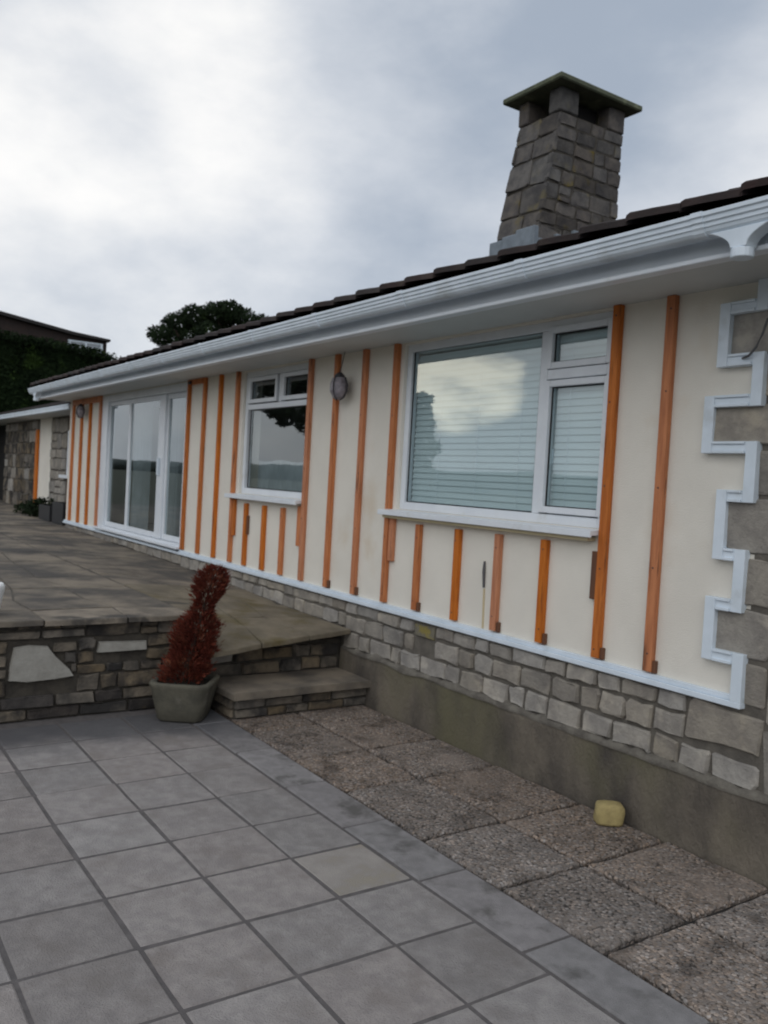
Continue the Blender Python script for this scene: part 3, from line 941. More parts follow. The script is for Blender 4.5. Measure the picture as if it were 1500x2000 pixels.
# slatted blinds behind the glass
slat0 = None
for (a, b, zb, zt_) in ((-5.700, -4.205, 1.70, 2.90), (-4.165, -3.64, 1.70, 2.90)):
    z = zb
    me = None
    while z < zt_:
        if me is None:
            pf = [(YW + 0.100 + 0.006 * t - 0.002 * (1 - t * t), 0.0255 * t) for t in (-1, -0.5, 0, 0.5, 1)]
            mbs = MB()
            nn = len(pf)
            mbs.add([(a, y, zz) for y, zz in pf] + [(b, y, zz) for y, zz in pf], [(i, i + 1, nn + i + 1, nn + i) for i in range(nn - 1)])
            me, c = mbs.mesh('slat', M['blind'], smooth=True)
        o = bpy.data.objects.new('slat', me)
        COL.objects.link(o)
        place(o, (c.x, c.y, z), bigw)
        z += 0.0465
for x in (-5.35, -4.9, -4.45, -4.0):
    MB().tube([(x, YW + 0.080, 1.69), (x, YW + 0.080, 2.9)], 0.0016, 5).build('blind_cord', M['upvc'], bigw)
bx('blind_head', M['blind'], bigw, -5.70, -3.64, YW + 0.0985, YW + 0.15, 2.905, 2.96)
hd = MB().tube([(-4.150, YW + 0.085, 2.02), (-4.138, YW + 0.09, 2.06), (-4.132, YW + 0.085, 2.14)], 0.007, 6)
hd.build('handle', M['trim'], bigw)

smw = window('window', SW, [(-8.672, -8.09, 2.672, 2.862, True), (-7.890, -7.40, 2.672, 2.862, True), (-8.685, -7.395, 1.718, 2.560, False)],
             [(-8.015, -7.965, 2.62, SW[3] - .0625), (SW[0] + .0625, SW[1] - .0625, 2.562, 2.618)], (-8.955, -7.30, 1.595, 1.650, 0.105))
smw['label'] = 'smaller window with two top vents and dark glass'
cv = MB()                              # low net curtain
n = 60
pts = []
for i in range(n + 1):
    x = -8.74 + 1.40 * i / n
    pts.append((x, YW + 0.19 + 0.012 * math.sin(i * 1.3) + 0.006 * math.sin(i * 3.1)))
cv.add([(x, y, 1.66) for x, y in pts] + [(x, y, 2.02 + 0.01 * math.sin(x * 9)) for x, y in pts], [(i, i + 1, n + 2 + i, n + 1 + i) for i in range(n)])
cv.build('net_curtain', M['curtain'], smw, smooth=True)

# patio door
yf = YW + 0.02
dm = MB()
dm.box(DR[0], -13.80, yf - 0.03, yf + 0.09, DR[2], DR[3])
dm.box(-13.7995, DR[1], yf - 0.03, yf + 0.09, 2.872, DR[3])
dm.box(-13.7995, DR[1], yf - 0.05, yf + 0.09, DR[2], 0.925)
dm.box(DR[1] - 0.06, DR[1], yf - 0.03, yf + 0.09, 0.9255, 2.8715)
door = dm.build('patio_door', M['upvc'], H, bevel=0.006, seg=2)
bx('threshold', M['upvc'], door, -14.12, -10.40, YW - 0.085, YW - 0.031, 0.872, 0.902, bevel=0.004)


def leafdoor(x0, x1, y, w0, w1):
    lm = MB()
    lm.box(x0, x0 + w0, y, y + 0.045, 0.93, 2.868).box(x1 - w1, x1, y, y + 0.045, 0.93, 2.868)
    lm.box(x0 + w0 + .0003, x1 - w1 - .0003, y, y + 0.045, 2.805, 2.868).box(x0 + w0 + .0003, x1 - w1 - .0003, y, y + 0.045, 0.93, 1.0)
    l = lm.build('door_leaf', M['upvc'], door, bevel=0.005)
    MB().add([(x0 + w0, y + .02, 1.0), (x1 - w1, y + .02, 1.0), (x1 - w1, y + .02, 2.805), (x0 + w0, y + .02, 2.805)], [(0, 1, 2, 3)]).build('pane', M['glass'], door)


leafdoor(-13.795, -12.775, yf + 0.004, 0.035, 0.055)
leafdoor(-12.772, -11.31, yf + 0.004, 0.030, 0.22)
leafdoor(-11.305, -10.495, yf + 0.034, 0.05, 0.05)
bx('door_handle', M['trim'], door, -11.45, -11.41, yf - 0.035, yf + 0.003, 1.78, 2.02, bevel=0.006)
for (a, b) in ((-13.7, -13.05), (-11.25, -10.5), (-12.2, -11.5)):
    cv = MB()
    n = 40
    pts = [(a + (b - a) * i / n, YW + 0.42 + 0.035 * math.sin(i * 1.15) + 0.012 * math.sin(i * 2.7)) for i in range(n + 1)]
    cv.add([(x, y, 0.88) for x, y in pts] + [(x, y, 2.95) for x, y in pts], [(i, i + 1, n + 2 + i, n + 1 + i) for i in range(n)])
    cv.build('curtain', M['curtain'], door, smooth=True)

# eaves: soffit, fascia, gutter
XE0, XE1 = -16.25, -1.2
bx('soffit', M['soffit'], H, XE0, XE1, 3.5285, YW + 0.05, 2.986, 3.004, bevel=0)
bx('fascia', M['upvc'], H, XE0, XE1, 3.506, 3.528, 2.9865, 3.165, bevel=0)
bx('soffit_trim', M['upvc'], H, XE0, XE1, 3.452, 3.5275, 2.962, 2.9855, bevel=0.004)
gp = [(3.450, 3.140), (3.450, 3.056), (3.385, 3.050), (3.368, 3.054), (3.356, 3.066), (3.352, 3.080), (3.345, 3.084), (3.345, 3.100), (3.336, 3.106), (3.336, 3.124), (3.326, 3.130), (3.326, 3.148), (3.334, 3.150),
      (3.341, 3.142), (3.344, 3.110), (3.360, 3.072), (3.376, 3.060), (3.444, 3.064), (3.444, 3.140)]
gut = MB().rings([[(XE0 - 0.02, y, z) for y, z in gp], [(XE1, y, z) for y, z in gp]]).build('gutter', M['trim'], H, bevel=0)
ux = [-2.535 - 1.17 * k for k in range(12)] + [-1.75]
me = None
for x in ux:
    if me is None:
        g2 = [(y - (0.005 if i < 13 else 0), z - (0.005 if 2 <= i <= 5 else -0.003 if i in (11, 12) else 0)) for i, (y, z) in enumerate(gp[:14])] + gp[14:]
        me, c0 = MB().rings([[(-0.03, y, z) for y, z in g2], [(0.03, y, z) for y, z in g2]]).mesh('gutter_union', M['trim'])
    o = bpy.data.objects.new('gutter_union', me)
    COL.objects.link(o)
    place(o, (x, c0.y, c0.z), gut)


def outlet(x, flare=0.11):
    ob = MB()
    n = 16
    rg = []
    for t in range(9):
        k = t / 8
        z = 3.052 - 0.085 * k
        hw = 0.040 + flare * (1 - k) ** 2.2
        hd_ = 0.040
        rg.append([(x - hw, 3.358, z), (x + hw, 3.358, z), (x + hw, 3.358 + 2 * hd_, z), (x - hw, 3.358 + 2 * hd_, z)])
    ob.rings(rg)
    ob.lathe([(0.050, 2.966), (0.050, 2.925), (0.044, 2.923)], (x, 3.396, 0), n)
    return ob.build('gutter_outlet', M['trim'], gut, bevel=0.003)


outlet(-2.335)
outlet(-15.88)

# roof
PITCH = math.tan(R(19.5))
ZE = 3.182                               # tile bed at the eave
YE = 3.385


def zroof(y): return ZE + PITCH * (y - YE)


RX0, RX1 = -16.35, -1.1
YRIDGE = 7.75
roof = MB()
roof.add([(RX0, YE + .05, zroof(YE + .05) - 0.012), (RX1, YE + .05, zroof(YE + .05) - 0.012), (RX1, YRIDGE, zroof(YRIDGE) - 0.012), (RX0, YRIDGE, zroof(YRIDGE) - 0.012),
          (RX0, 2 * YRIDGE - YE, zroof(YE)), (RX1, 2 * YRIDGE - YE, zroof(YE))], [(0, 1, 2, 3), (3, 2, 5, 4)])
roof.add([(XL, YW, 3.021), (XL, 11.4, 3.021), (XL, YRIDGE, zroof(YRIDGE) - 0.03), (XR, YW, 3.021), (XR, 11.4, 3.021), (XR, YRIDGE, zroof(YRIDGE) - 0.03)], [(0, 1, 2), (3, 4, 5)])
roof_o = roof.build('roof', M['tile'], H)
# one interlocking tile: a flat pan and a high roll, rising along its width
TW, TL = 0.318, 0.40


def tile_mesh(seed):
    rg = random.Random(seed)
    prof = [(-0.004, 0.022), (0.001, 0.040), (0.014, 0.046), (0.08, 0.043), (0.15, 0.038), (0.22, 0.033), (0.29, 0.027), (0.322, 0.024)]
    mbt = MB()
    rg_rings = []
    for (y, dz) in ((0.0, 0.026), (0.012, 0.030), (TL, 0.0)):
        up = [(x, y, PITCH * y + z + dz + rg.uniform(-.002, .002)) for x, z in prof]
        lo = [(x, y, PITCH * y + z + dz - 0.032) for x, z in reversed(prof)]
        rg_rings.append(up + lo)
    mbt.rings(rg_rings)
    return mbt.mesh('roof_tile', M['tile'], centre=False)[0]


tms = [tile_mesh(k) for k in range(4)]
nt_ = int((RX1 - RX0) / TW) + 1
for row in range(4):
    for i in range(nt_):
        x = RX0 + i * TW
        if row == 3 and x < -8: continue
        o = bpy.data.objects.new('roof_tile', tms[random.randrange(4)])
        COL.objects.link(o)
        y = YE + row * 0.335
        place(o, (x, y + random.uniform(-.006, .006), zroof(y) + random.uniform(-.003, .006)), roof_o)
# higher courses, out of the picture, as one relief
hc = MB()
for row in range(4, 13):
    y = YE + row * 0.335
    for i in range(nt_):
        x = RX0 + i * TW
        if -7.1 < x < -5.9 and 5.3 < y < 7.0: continue
        pr = [(0, .03), (0.03, .054), (0.085, .054), (0.15, .04), (0.28, .02), (TW, .014)]
        a = [(x + p, y, zroof(y) + q + .02) for p, q in pr]
        b = [(x + p, y + .34, zroof(y + .34) + q) for p, q in pr]
        c = [(x + p, y, zroof(y) - .01) for p, q in pr]
        hc.add(c + a + b, [(k, k + 1, 7 + k, 6 + k) for k in range(5)] + [(6 + k, 7 + k, 13 + k, 12 + k) for k in range(5)])
hco = hc.build('roof_courses', M['tile'], roof_o)
hco['kind'] = 'stuff'
MB().tube([(RX0, YRIDGE, zroof(YRIDGE) + 0.02), (RX1, YRIDGE, zroof(YRIDGE) + 0.02)], 0.11, 10).build('ridge', M['tile'], roof_o)

# chimney
CX0, CX1 = -6.775, -6.178
CYB = 6.875
ZB, ZT = 3.95, 5.525


def yfront(z): return 5.70 + 0.30 * (z - 4.0) / 1.74 if z < 5.8 else 6.0


ch = MB()
ch.rings([[(CX0 + .02, yfront(z) + .025, z), (CX1 - .02, yfront(z) + .025, z), (CX1 - .02, CYB - .02, z), (CX0 + .02, CYB - .02, z)] for z in (ZB, ZT)])
chim = ch.build('chimney', M['mortar_dark'], H)
chim['label'] = 'battered stone chimney stack with an open top'
rc = random.Random(33)
PF = lambda u, v, w: Vector((u, yfront(v) + 0.02 - w, v))
for q in rubble(CX0, CX1 + 0.0, 4.1, ZT, 0.17, 0.29, 0.22, 0.42, (), 0.016, rc, 0.15):
    stone(q, PF, chim, M['stone_chim'], rng=rc, proud=0.014, rough=0.07)


def PRf(u, v, w):                        # u: 0..1 along the side
    return Vector((CX1 - 0.02 + w, yfront(v) + (CYB - yfront(v)) * u, v))


L_ = 0.95
PRm = lambda u, v, w: PRf(u / L_, v, w)
for q in rubble(0.0, L_, 4.1, ZT, 0.11, 0.17, 0.14, 0.30, (), 0.018, rc, 0.3):
    stone(q, PRm, chim, M['stone_chim'], rng=rc, proud=0.012, rough=0.08)
PLm = lambda u, v, w: Vector((CX0 + 0.02 - w, yfront(v) + (CYB - yfront(v)) * u / L_, v))
for q in rubble(0.0, L_, 4.1, ZT, 0.16, 0.24, 0.2, 0.4, (), 0.018, rc, 0.1):
    stone(q, PLm, chim, M['stone_chim'], rng=rc, proud=0.012, rough=0.08)
yf0 = yfront(ZT)
for (a, b) in ((CX0, CX0 + 0.145), (CX1 - 0.165, CX1)):
    for (c, d) in ((yf0, yf0 + 0.25), (CYB - 0.23, CYB)):
        bx('pier', M['stone_chim'], chim, a, b, c, d, ZT + 0.001, 5.755, bevel=0.012)
bx('flue', M['black'], chim, CX0 + 0.15, CX1 - 0.17, yf0 + 0.26, CYB - 0.24, ZT - 0.2, 5.74, bevel=0)
bx('cap', M['moss'], chim, CX0 - 0.115, CX1 + 0.115, yf0 - 0.125, CYB + 0.125, 5.757, 5.815, bevel=0.012)
fl = MB()
zf = zroof(5.7) + 0.05
for k, (a, b, dz) in enumerate(((CX0 - 0.02, -6.60, 0.0), (-6.605, -6.40, 0.02), (-6.405, CX1 + 0.035, 0.05))):
    fl.box(a, b, yfront(4.2) - 0.035 - 0.004 * k, yfront(4.2) + 0.02, zf - 0.05, 4.315 + dz)
for k in range(5):
    y = yfront(4.2) + 0.02 + 0.23 * k
    fl.box(CX1 - 0.01, CX1 + 0.034 + 0.002 * k, y, y + 0.235, zroof(y) - 0.02, zroof(y) + 0.24)
fl.build('flashing', M['lead'], chim, bevel=0.008)

# ------------------------------------------------------------------ things on the wall
lamp = thing('wall_lamp', 'round smoky lamp hanging on a cord high between two battens beside the large window', 'lamp', (-6.61, YW - 0.10, 2.67), 'lamps on the house wall')
LC = Vector((-6.60, YW - 0.105, 2.665))


def lamp_parts(t, c, s=1.0):
    m1 = MB()
    n = 12
    prof = [(0.03, 0.095), (0.075, 0.085), (0.10, 0.03), (0.098, -0.03), (0.065, -0.085), (0.02, -0.105)]
    m1.rings([[(c.x + s * r * math.cos(2 * math.pi * i / n), c.y + s * 0.75 * r * math.sin(2 * math.pi * i / n), c.z + s * z) for i in range(n)] for r, z in prof])
    m1.build('shade', M['shade'], t)
    m2 = MB()
    for i in range(0, n, 3):
        a = 2 * math.pi * (i + 0.5) / n
        m2.tube([(c.x + s * (r + .004) * math.cos(a), c.y + s * 0.75 * (r + .004) * math.sin(a), c.z + s * z) for r, z in prof], 0.006 * s, 5)
    m2.build('cage', M['brass'], t)
    m3 = MB().lathe([(0.045 * s, c.z + 0.092 * s), (0.045 * s, c.z + 0.11 * s), (0.015 * s, c.z + 0.135 * s)], (c.x, c.y, 0), 12)
    m3.build('lamp_top', M['brass'], t)
    return t


lamp_parts(lamp, LC)
MB().tube([(LC.x, LC.y, LC.z + 0.13), (LC.x + 0.004, LC.y + 0.02, LC.z + 0.23), (LC.x, LC.y + 0.04, 2.986)], 0.004, 6).build('cord', M['cable'], lamp)
lamp2 = thing('wall_lamp', 'small lamp high on the wall between the battens past the patio door', 'lamp', (-15.14, YW - 0.10, 2.72), 'lamps on the house wall')
lamp_parts(lamp2, Vector((-15.0, YW - 0.11, 2.75)), 1.0)

cab = MB()
cab.tube([(-2.56, YW - 0.06, 2.78), (-2.575, YW - 0.075, 2.70), (-2.60, YW - 0.08, 2.64), (-2.645, YW - 0.07, 2.60), (-2.69, YW - 0.055, 2.592)], 0.006, 6)
cab.build('cable', M['cable'], H)
MB().tube([(-4.637, YW - 0.008, 1.345), (-4.634, YW - 0.012, 1.27), (-4.630, YW - 0.008, 1.16)], [0.008, 0.012, 0.009], 6).build('drip_slot', M['cable'], H)
MB().tube([(-4.629, YW - 0.003, 1.15), (-4.620, YW - 0.003, 0.875)], 0.008, 6).build('sealant_bead', M['cream'], H)
bx('sensor', M['brass'], H, -10.285, -10.235, YW - 0.075, YW - 0.042, 2.925, 2.965, bevel=0.006)

# ------------------------------------------------------------------ loose things
# planter with the dead conifer
PC = Vector((-6.185, 2.475, 0))
ang = R(-36)


def sq(hw, z, k=7.0, n=28, off=(0, 0)):
    res = []
    for i in range(n):
        a = 2 * math.pi * i / n
        c_, s_ = math.cos(a), math.sin(a)
        r = hw / (abs(c_) ** k + abs(s_) ** k) ** (1 / k)
        x, y = r * c_ + off[0], r * s_ + off[1]
        res.append((PC.x + x * math.cos(ang) - y * math.sin(ang), PC.y + x * math.sin(ang) + y * math.cos(ang), z))
    return res


pl = thing('planter', 'weathered grey stone planter with tapering sides beside the step', 'planter', PC)
mp_ = MB().rings([sq(0.151, 0.004), sq(0.170, 0.02), sq(0.190, 0.12), sq(0.215, 0.235), sq(0.223, 0.262), sq(0.231, 0.285), sq(0.224, 0.298), sq(0.193, 0.298), sq(0.185, 0.285), sq(0.181, 0.24)], cap1=False)
mp_.build('pot', M['planter'], pl, smooth=True)
MB().rings([sq(0.182, 0.235), sq(0.183, 0.262), sq(0.11, 0.270), sq(0.04, 0.272)]).build('soil', M['dirt'], pl)

tr = thing('conifer', 'dead reddish brown dwarf conifer pinched at its middle, growing in the stone planter', 'plant', (PC.x, PC.y, 0.27))
lean = Vector((0.052, 0.105))           # leans towards the house
ax = lambda z: Vector((PC.x - 0.02 + lean.x * (z - 0.27) / 0.5, PC.y - 0.015 + lean.y * (z - 0.27) / 0.5, z))
MB().tube([ax(0.262), ax(0.5), ax(0.8), ax(1.12)], [0.022, 0.018, 0.012, 0.004], 7).build('trunk', M['twig'], tr)
env = [(0.275, 0.155), (0.36, 0.175), (0.48, 0.170), (0.60, 0.168), (0.70, 0.150), (0.78, 0.100), (0.84, 0.070), (0.90, 0.088), (0.96, 0.118), (1.03, 0.128), (1.08, 0.105), (1.12, 0.055), (1.15, 0.008)]


def rad(z):
    for (a, ra), (b, rb_) in zip(env[:-1], env[1:]):
        if a <= z <= b: return ra + (rb_ - ra) * (z - a) / (b - a)
    return 0.01


rc = random.Random(77)
nd = MB()
for k in range(13500):
    z = rc.uniform(0.278, 1.14)
    r = rad(z) * 0.93
    if rc.random() > (r / 0.175) ** 0.8: continue
    a = rc.uniform(0, 2 * math.pi)
    lump = 1 + 0.38 * noise.noise(Vector((math.cos(a) * 1.6, math.sin(a) * 1.6, z * 9)))
    rr = r * lump * math.sqrt(rc.uniform(0.20, 1.0)) * (1.0 if rc.random() < 0.86 else rc.uniform(1.0, 1.3))
    p = ax(z) + Vector((rr * math.cos(a), rr * math.sin(a), 0))
    d = Vector((math.cos(a) + rc.uniform(-.7, .7), math.sin(a) + rc.uniform(-.7, .7), rc.uniform(0.2, 1.6))).normalized()
    l = rc.uniform(0.022, 0.062)
    wd = 2.6 if rc.random() < 0.2 else 1.0
    side = d.cross(Vector((rc.uniform(-1, 1), rc.uniform(-1, 1), rc.uniform(-1, 1)))).normalized() * rc.uniform(0.0018, 0.0042) * wd
    nd.add([p, p + d * l * 0.5 + side, p + d * l, p + d * l * 0.5 - side], [(0, 1, 2, 3)])
for k in range(26):                     # bare tips
    z = rc.uniform(0.98, 1.12)
    a = rc.uniform(0, 6.28)
    p = ax(z) + Vector((math.cos(a), math.sin(a), 0)) * rad(z) * 0.7
    d = Vector((math.cos(a) * .4, math.sin(a) * .4, 1)).normalized()
    s_ = d.cross(Vector((1, 0.3, 0))).normalized() * 0.0025
    l = rc.uniform(0.05, 0.10)
    nd.add([p - s_, p + s_, p + d * l], [(0, 1, 2)])
nd.build('foliage', M['needle'], tr)

# yellow block by the wall
yb = MB()
n = 20


def yring(s, z, k=3.2):
    res = []
    for i in range(n):
        a = 2 * math.pi * i / n
        c_, s__ = math.cos(a), math.sin(a)
        q = 1 / (abs(c_) ** k + abs(s__) ** k) ** (1 / k)
        x, y = 0.080 * s * q * c_, 0.056 * s * q * s__
        jit = 1 + 0.05 * math.sin(3 * a + z * 40)
        aa = R(52)
        res.append((-3.265 + (x * math.cos(aa) - y * math.sin(aa)) * jit, 3.875 + (x * math.sin(aa) + y * math.cos(aa)) * jit, z))
    return res


ys_o = yb.rings([yring(0.96, 0.002, 5), yring(1.0, 0.015, 5), yring(1.0, 0.075, 5), yring(0.97, 0.098, 5), yring(0.88, 0.112, 4), yring(0.5, 0.118)]).build('stone_block', M['yellow'], smooth=True)
props(ys_o, 'rounded yellow stone block lying on the flags against the house footing', 'stone')

# white pot at the terrace edge
wp = thing('flower_pot', 'white rounded pot standing on the terrace edge above the retaining wall', 'pot', (-6.72, 1.148, 0.737))
MB().lathe([(0.07, 0.738), (0.085, 0.745), (0.105, 0.82), (0.125, 0.92), (0.128, 0.955), (0.115, 0.975), (0.105, 0.97), (0.10, 0.93)], (-6.72, 1.148, 0), 28).build('pot', M['whitepot'], wp, smooth=True)
MB().lathe([(0.104, 0.925), (0.05, 0.935)], (-6.72, 1.148, 0), 20).build('soil', M['dirt'], wp)

# dark troughs and shrub by the end of the house
for i, (x0, x1, y0, y1, h_, lab) in enumerate(((-17.25, -16.45, 4.06, 4.5, 0.40, 'tall dark trough standing against the end of the bungalow'),
                                              (-18.35, -17.45, 4.06, 4.5, 0.29, 'middle sized dark trough between the tall trough and the small bush'))):
    t = thing('garden_trough', lab, 'trough', ((x0 + x1) / 2, 4.3, 0.73), 'dark troughs by the side wing')
    mt = MB()
    z0 = 0.735
    mt.box(x0, x1, y0, y0 + 0.03, z0, z0 + h_).box(x0, x1, y1 - 0.03, y1, z0, z0 + h_).box(x0, x0 + 0.03, y0 + .0301, y1 - .0301, z0, z0 + h_).box(x1 - 0.03, x1, y0 + .0301, y1 - .0301, z0, z0 + h_)
    mt.build('trough_body', M['plasticdark'], t, bevel=0.006)
    bx('soil', M['dirt'], t, x0 + .031, x1 - .031, y0 + .031, y1 - .031, z0, z0 + h_ - 0.04, bevel=0)


def leaf_cloud(mb_, centres, n, size, rg, flat=0.0):
    """leaf sized faces through the volume of ellipsoids (c, rx, ry, rz), denser near their skins"""
    wts = [rx * ry * rz for _, rx, ry, rz in centres]
    for k in range(n):
        c, rx, ry, rz = rg.choices(centres, wts)[0]
        d = Vector((rg.gauss(0, 1), rg.gauss(0, 1), rg.gauss(0, 1))).normalized()
        q = rg.uniform(0.35, 1.0) ** 0.5
        q *= 1 + 0.16 * noise.noise(Vector(c) + d * 2.3)
        p = Vector(c) + Vector((d.x * rx, d.y * ry, d.z * rz)) * q
        a = Vector((rg.gauss(0, 1), rg.gauss(0, 1), rg.gauss(0, 1))).normalized()
        b = a.cross(d + Vector((0.01, 0.02, 0.03))).normalized()
        s = size * rg.uniform(0.6, 1.35)
        mb_.add([p - a * s, p + b * s * 0.5, p + a * s, p - b * s * 0.5], [(0, 1, 2, 3)])
    return mb_


bs = thing('bush', 'small dark bush low against the side wing wall', 'bush', (-19.3, 4.2, 0.73))
leaf_cloud(MB(), [((-19.2, 4.2, 0.90), 0.5, 0.35, 0.20), ((-18.8, 4.25, 0.95), 0.35, 0.3, 0.22), ((-20.1, 4.2, 0.84), 0.5, 0.3, 0.13)], 900, 0.045, random.Random(3)).build('foliage', M['leaf'], bs)
MB().tube([(-19.2, 4.2, 0.70), (-19.15, 4.22, 0.95)], 0.02, 6).build('stem', M['twig'], bs)

# ------------------------------------------------------------------ side wing beyond the house
wg = thing('side_wing', 'lower stone and cream wing set back past the end of the bungalow', 'building', (-20.5, 4.7, 0.73))
YV = 4.62
sw_ = MB()
sw_.box(-19.95, -16.5, YV, YV + 0.2, 0.70, 2.86)
sw_.box(-25.0, -21.10, YV, YV + 0.2, 0.70, 2.86)
sw_.box(-25.2, -16.5, YV + 2.5, YV + 2.7, 0.70, 2.86)
sw_.build('stone_wall', M['mortar'], wg)
bx('cream_wall', M['render'], wg, -21.099, -19.951, YV + 0.004, YV + 0.2, 0.70, 2.86, bevel=0)
PV = lambda u, v, w: Vector((u, YV - 0.004 - w, v))
rv = random.Random(12)
for q in rubble(-19.93, -18.55, 0.75, 2.84, 0.20, 0.34, 0.3, 0.6, (), 0.03, rv, 0.2):
    stone(q, PV, wg, M['stone'], rng=rv)
for q in rubble(-24.98, -21.30, 0.75, 2.84, 0.22, 0.36, 0.35, 0.7, (), 0.03, rv, 0.2):
    stone(q, PV, wg, M['stone_dark'] if rv.random() < 0.75 else M['stone'], rng=rv)
bx('batten', M['wood'], wg, -21.29, -21.10, YV - 0.05, YV - 0.0006, 0.78, 2.62)
wf = MB()
wf.box(-18.46, -18.36, YV - 0.03, YV, 1.62, 2.56).box(-17.3, -17.2, YV - 0.03, YV, 1.62, 2.56).box(-18.3595, -17.3005, YV - 0.03, YV, 2.46, 2.56).box(-18.3595, -17.3005, YV - 0.03, YV, 1.62, 1.72)
wfo = wf.build('window', M['upvc'], wg, bevel=0.006)
MB().add([(-18.36, YV - .012, 1.72), (-17.3, YV - .012, 1.72), (-17.3, YV - .012, 2.46), (-18.36, YV - .012, 2.46)], [(0, 1, 2, 3)]).build('pane', M['glass_far'], wfo)
bx('sill', M['upvc'], wfo, -18.62, -17.1, YV - 0.14, YV - 0.031, 1.575, 1.64)
bx('dark_entrance', M['black'], wg, -30.0, -25.01, YV + 0.3, YV + 0.5, 0.70, 2.86, bevel=0)  # black slab stands in for the shade inside the open entrance
bx('soffit', M['soffit'], wg, -30, -16.36, 4.16, YV + 0.2, 2.861, 2.876, bevel=0)
gw = MB().box(-30, -16.36, 4.06, 4.155, 2.86, 2.955)
gw.box(-30, -16.36, 4.05, 4.0595, 2.925, 2.96)
gw.build('gutter', M['trim'], wg, bevel=0.008)
rw_ = MB()
pw = math.tan(R(16.8))
nr = 8
for i in range(nr):
    y0 = 4.10 + i * 0.38
    y1 = y0 + 0.40
    z0 = 2.985 + pw * (i * 0.38)
    rw_.box(-30, -16.36, y0, y1, z0 - 0.005 * 0, z0 + 0.03 + 0.003 * (i % 2))
    for v_ in rw_.v[-4:]: pass
rw_.build('roof', M['tile'], wg, bevel=0)

# ------------------------------------------------------------------ beyond: hedge, brick house, tree
hg = thing('hedge', 'tall dense dark green hedge rising above the side wing roof', 'hedge', (-30, 4, 0))
hb = MB()
rh = random.Random(8)
hbv, hy0, hy1 = [], 2.0, 11.0


def htop(y): return 6.05 - 0.062 * (y - 4.0) if y < 8.4 else 5.72 - 0.30 * (y - 8.4)


hb.rings([[(-31.6, y, 0.0), (-29.6 - 0.08 * (y - 4), y, 0.0), (-29.7 - 0.08 * (y - 4), y, htop(y) - 0.25), (-31.6, y, htop(y) - 0.25)] for y in [hy0 + (hy1 - hy0) * k / 10 for k in range(11)]])
hb.build('hedge_core', M['leaf_h'], hg)
hl = MB()
for k in range(34000):
    y = rh.uniform(1.9, hy1)
    if rh.random() < 0.30:
        x = rh.uniform(-31.6, -29.5); z = htop(y) + rh.uniform(-0.30, 0.0) + 0.10 * noise.noise(Vector((x * 1.3, y * 1.3, 0)))
    else:
        z = rh.uniform(2.4, htop(y)); x = -29.6 - 0.08 * (y - 4) + rh.uniform(-0.15, 0.10) + 0.12 * noise.noise(Vector((0, y * 0.9, z * 0.9)))
    p = Vector((x, y, z))
    a = Vector((rh.gauss(0, 1), rh.gauss(0, 1), rh.gauss(0, 1) + 0.4)).normalized()
    b = a.cross(Vector((rh.gauss(0, 1), rh.gauss(0, 1), rh.gauss(0, 1)))).normalized()
    s = rh.uniform(0.028, 0.075)
    hl.add([p - a * s, p + b * s * 0.5, p + a * s, p - b * s * 0.5], [(0, 1, 2, 3)])
hl.build('foliage', M['leaf_h'], hg)

bh = thing('brick_house', 'dark brick house with sloping roof line standing behind the tall hedge', 'house', (-44, 8, 0))
hw = MB()
prof = [(2.0, 0), (11.75, 0), (11.75, 7.62), (10.2, 7.72), (5.3, 8.40), (2.0, 8.40)]
hw.rings([[(-41.0, y, z) for y, z in prof], [(-50.0, y, z) for y, z in prof]])
hw.build('wall', M['brick'], bh)
rf = MB()
rp_ = [(1.9, 8.405), (5.3, 8.405), (10.2, 7.725), (11.85, 7.625), (11.85, 7.73), (10.2, 7.86), (5.3, 8.56), (1.9, 8.56)]
rf.rings([[(-40.75, y, z) for y, z in rp_], [(-50.2, y, z) for y, z in rp_]])
rf.build('roof', M['roofdark'], bh, bevel=0)
wn = MB()
for (a, b) in ((10.00, 10.10), (10.75, 10.83), (11.45, 11.55)): wn.box(-40.98, -40.90, a, b, 6.7, 7.50)
wn.box(-40.98, -40.905, 10.1003, 11.4497, 7.44, 7.499)
wno = wn.build('window', M['trim'], bh)
for (a, b) in ((10.10, 10.75), (10.83, 11.45)):
    MB().add([(-40.955, a, 6.7), (-40.955, b, 6.7), (-40.955, b, 7.44), (-40.955, a, 7.44)], [(0, 1, 2, 3)]).build('pane', M['glass_far'], wno)
wn2 = MB().box(-40.98, -40.92, 4.3, 5.1, 7.35, 8.0).build('window', M['glass_far'], bh)


def tree(name, label, cat, base, lobes, n, size, limbs, seed, group=None):
    t = thing(name, label, cat, base, group)
    tk = MB()
    for pts, rs_ in limbs: tk.tube(pts, rs_, 8)
    tk.build('trunk', M['twig'], t)
    leaf_cloud(MB(), lobes, n, size, random.Random(seed)).build('crown', M['leaf'], t)
    return t


# crown at 30 m: x about -28.6, y 9.9 .. 13.3, top 7.85
tx, ty = -28.52, 11.87
dirx, diry = 0.55, 0.83                 # along the picture plane


def T(s, z, d=0.0): return (tx + dirx * s - 0.83 * d, ty + diry * s + 0.56 * d, z)


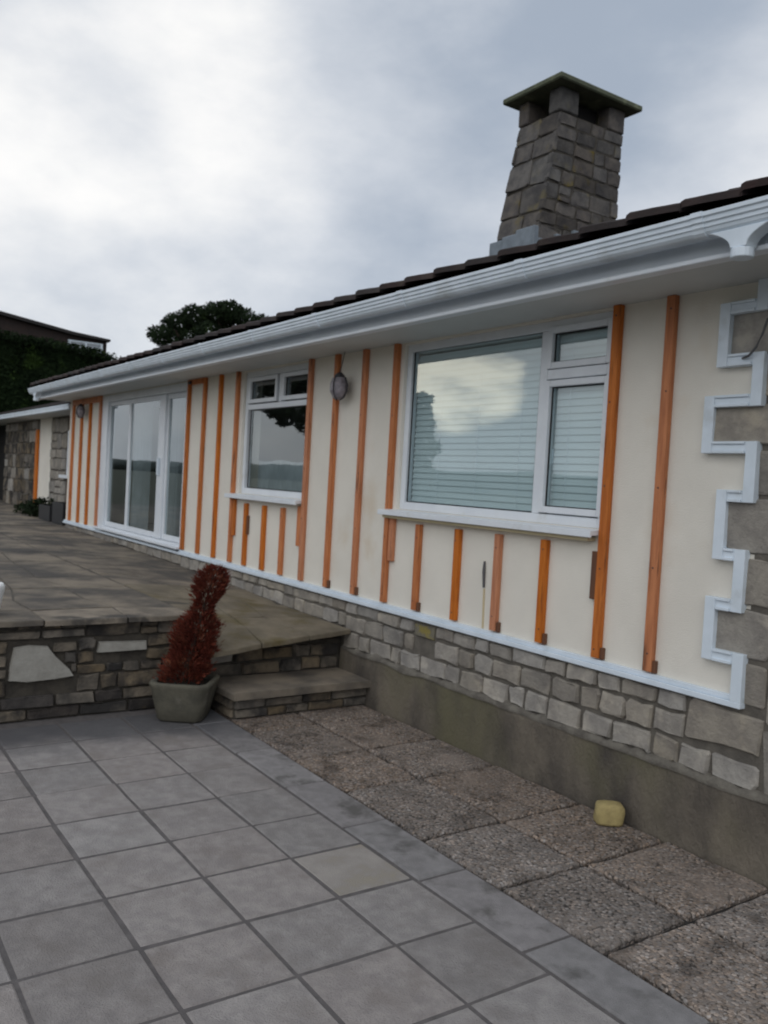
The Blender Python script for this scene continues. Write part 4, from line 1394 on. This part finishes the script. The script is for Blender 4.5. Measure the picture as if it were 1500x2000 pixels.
rl = random.Random(14)
lobes = []
for s, z, r in ((-1.75, 6.45, .50), (-1.35, 6.95, .60), (-0.75, 7.22, .64), (-0.15, 7.40, .62), (0.45, 7.38, .60), (1.0, 7.20, .50), (1.55, 7.15, .45), (2.1, 6.95, .40), (-1.5, 6.25, .45), (-0.9, 6.45, .55),
                (-0.2, 6.65, .60), (0.55, 6.75, .58), (1.3, 6.75, .50), (-0.4, 6.25, .45), (0.3, 6.3, .4), (1.9, 6.5, .4)):
    lobes.append((T(s, z, rl.uniform(-.6, .6)), r, r, r * 0.72))
tree('tree', 'dark rounded tree rising behind the bungalow roof', 'tree', (tx, ty, 0), lobes, 15000, 0.062,
     [([T(0, 0), T(0.1, 3), T(-0.1, 5.2)], [0.35, 0.28, 0.2]), ([T(-0.1, 5.2), T(-1.0, 6.2), T(-1.5, 6.8)], [0.16, 0.10, 0.04]), ([T(-0.1, 5.2), T(0.2, 6.4), T(0.1, 7.2)], [0.16, 0.10, 0.04]), ([T(-0.1, 5.0), T(1.0, 6.2), T(1.5, 6.9)], [0.14, 0.09, 0.04])], 41)

# garden behind the viewer, seen only mirrored in the glass
lob2 = []
rl = random.Random(19)
for (y, z, r) in ((-2.5, 3.9, .42), (-2.9, 3.7, .45), (-3.3, 3.5, .40), (-3.7, 3.75, .5), (-4.1, 3.4, .45), (-2.3, 4.5, .6), (-3.0, 4.5, .6), (-3.8, 4.6, .6), (-4.4, 4.3, .6), (-3.4, 5.2, .8), (-2.2, 5.2, .6), (-4.8, 4.9, .6)):
    lob2.append(((-22 + rl.uniform(-.5, .5), y, z), r, r, r * 0.62))
for (y, z, r) in ((-2.35, 2.5, .40), (-2.25, 3.0, .36), (-2.45, 2.05, .42), (-2.3, 3.4, .3), (-2.6, 2.75, .25)):
    lob2.append(((-23.4, y, z), r, r, r))
tree('tree', 'spreading garden tree mirrored in the glass of the smaller window', 'tree', (-23, -6.6, 0), lob2, 5600, 0.11,
     [([(-23, -6.6, -0.1), (-23.0, -6.4, 2.6), (-22.4, -4.6, 4.6)], [0.16, 0.13, 0.06]), ([(-22.4, -4.6, 4.6), (-22.1, -2.6, 4.9)], [0.06, 0.03])], 5)
lob3 = [((-17 + rl.uniform(-.2, .2), -4.32 + rl.uniform(-.15, .15), z), r, r, r * .9) for z, r in ((1.6, .5), (2.2, .42), (2.8, .45), (3.35, .42), (3.8, .35))]
tree('tree', 'slim garden tree mirrored at the edge of the large window', 'tree', (-17, -4.35, 0), lob3, 2600, 0.09,
     [([(-17, -4.35, -0.1), (-17, -4.35, 3.5)], [0.10, 0.04])], 6)
hl2 = MB()
for i in range(41):
    x = -260 + 13 * i
hr = []
for k in range(110):
    x = -900 + 11 * k
    hr.append((x, 9 + 5 * noise.noise(Vector((x * 0.013, 2, 0))) + 2.0 * noise.noise(Vector((x * 0.05, 5, 0)))))
hl2.rings([[(x, -230, -1), (x, -215 + 3 * noise.noise(Vector((x * .1, 0, 0))), z * 0.45), (x, -250, z), (x, -300, z * 0.8), (x, -320, -1)] for x, z in hr])
props(hl2.build('hill', M['hill'], smooth=True), kind='structure')
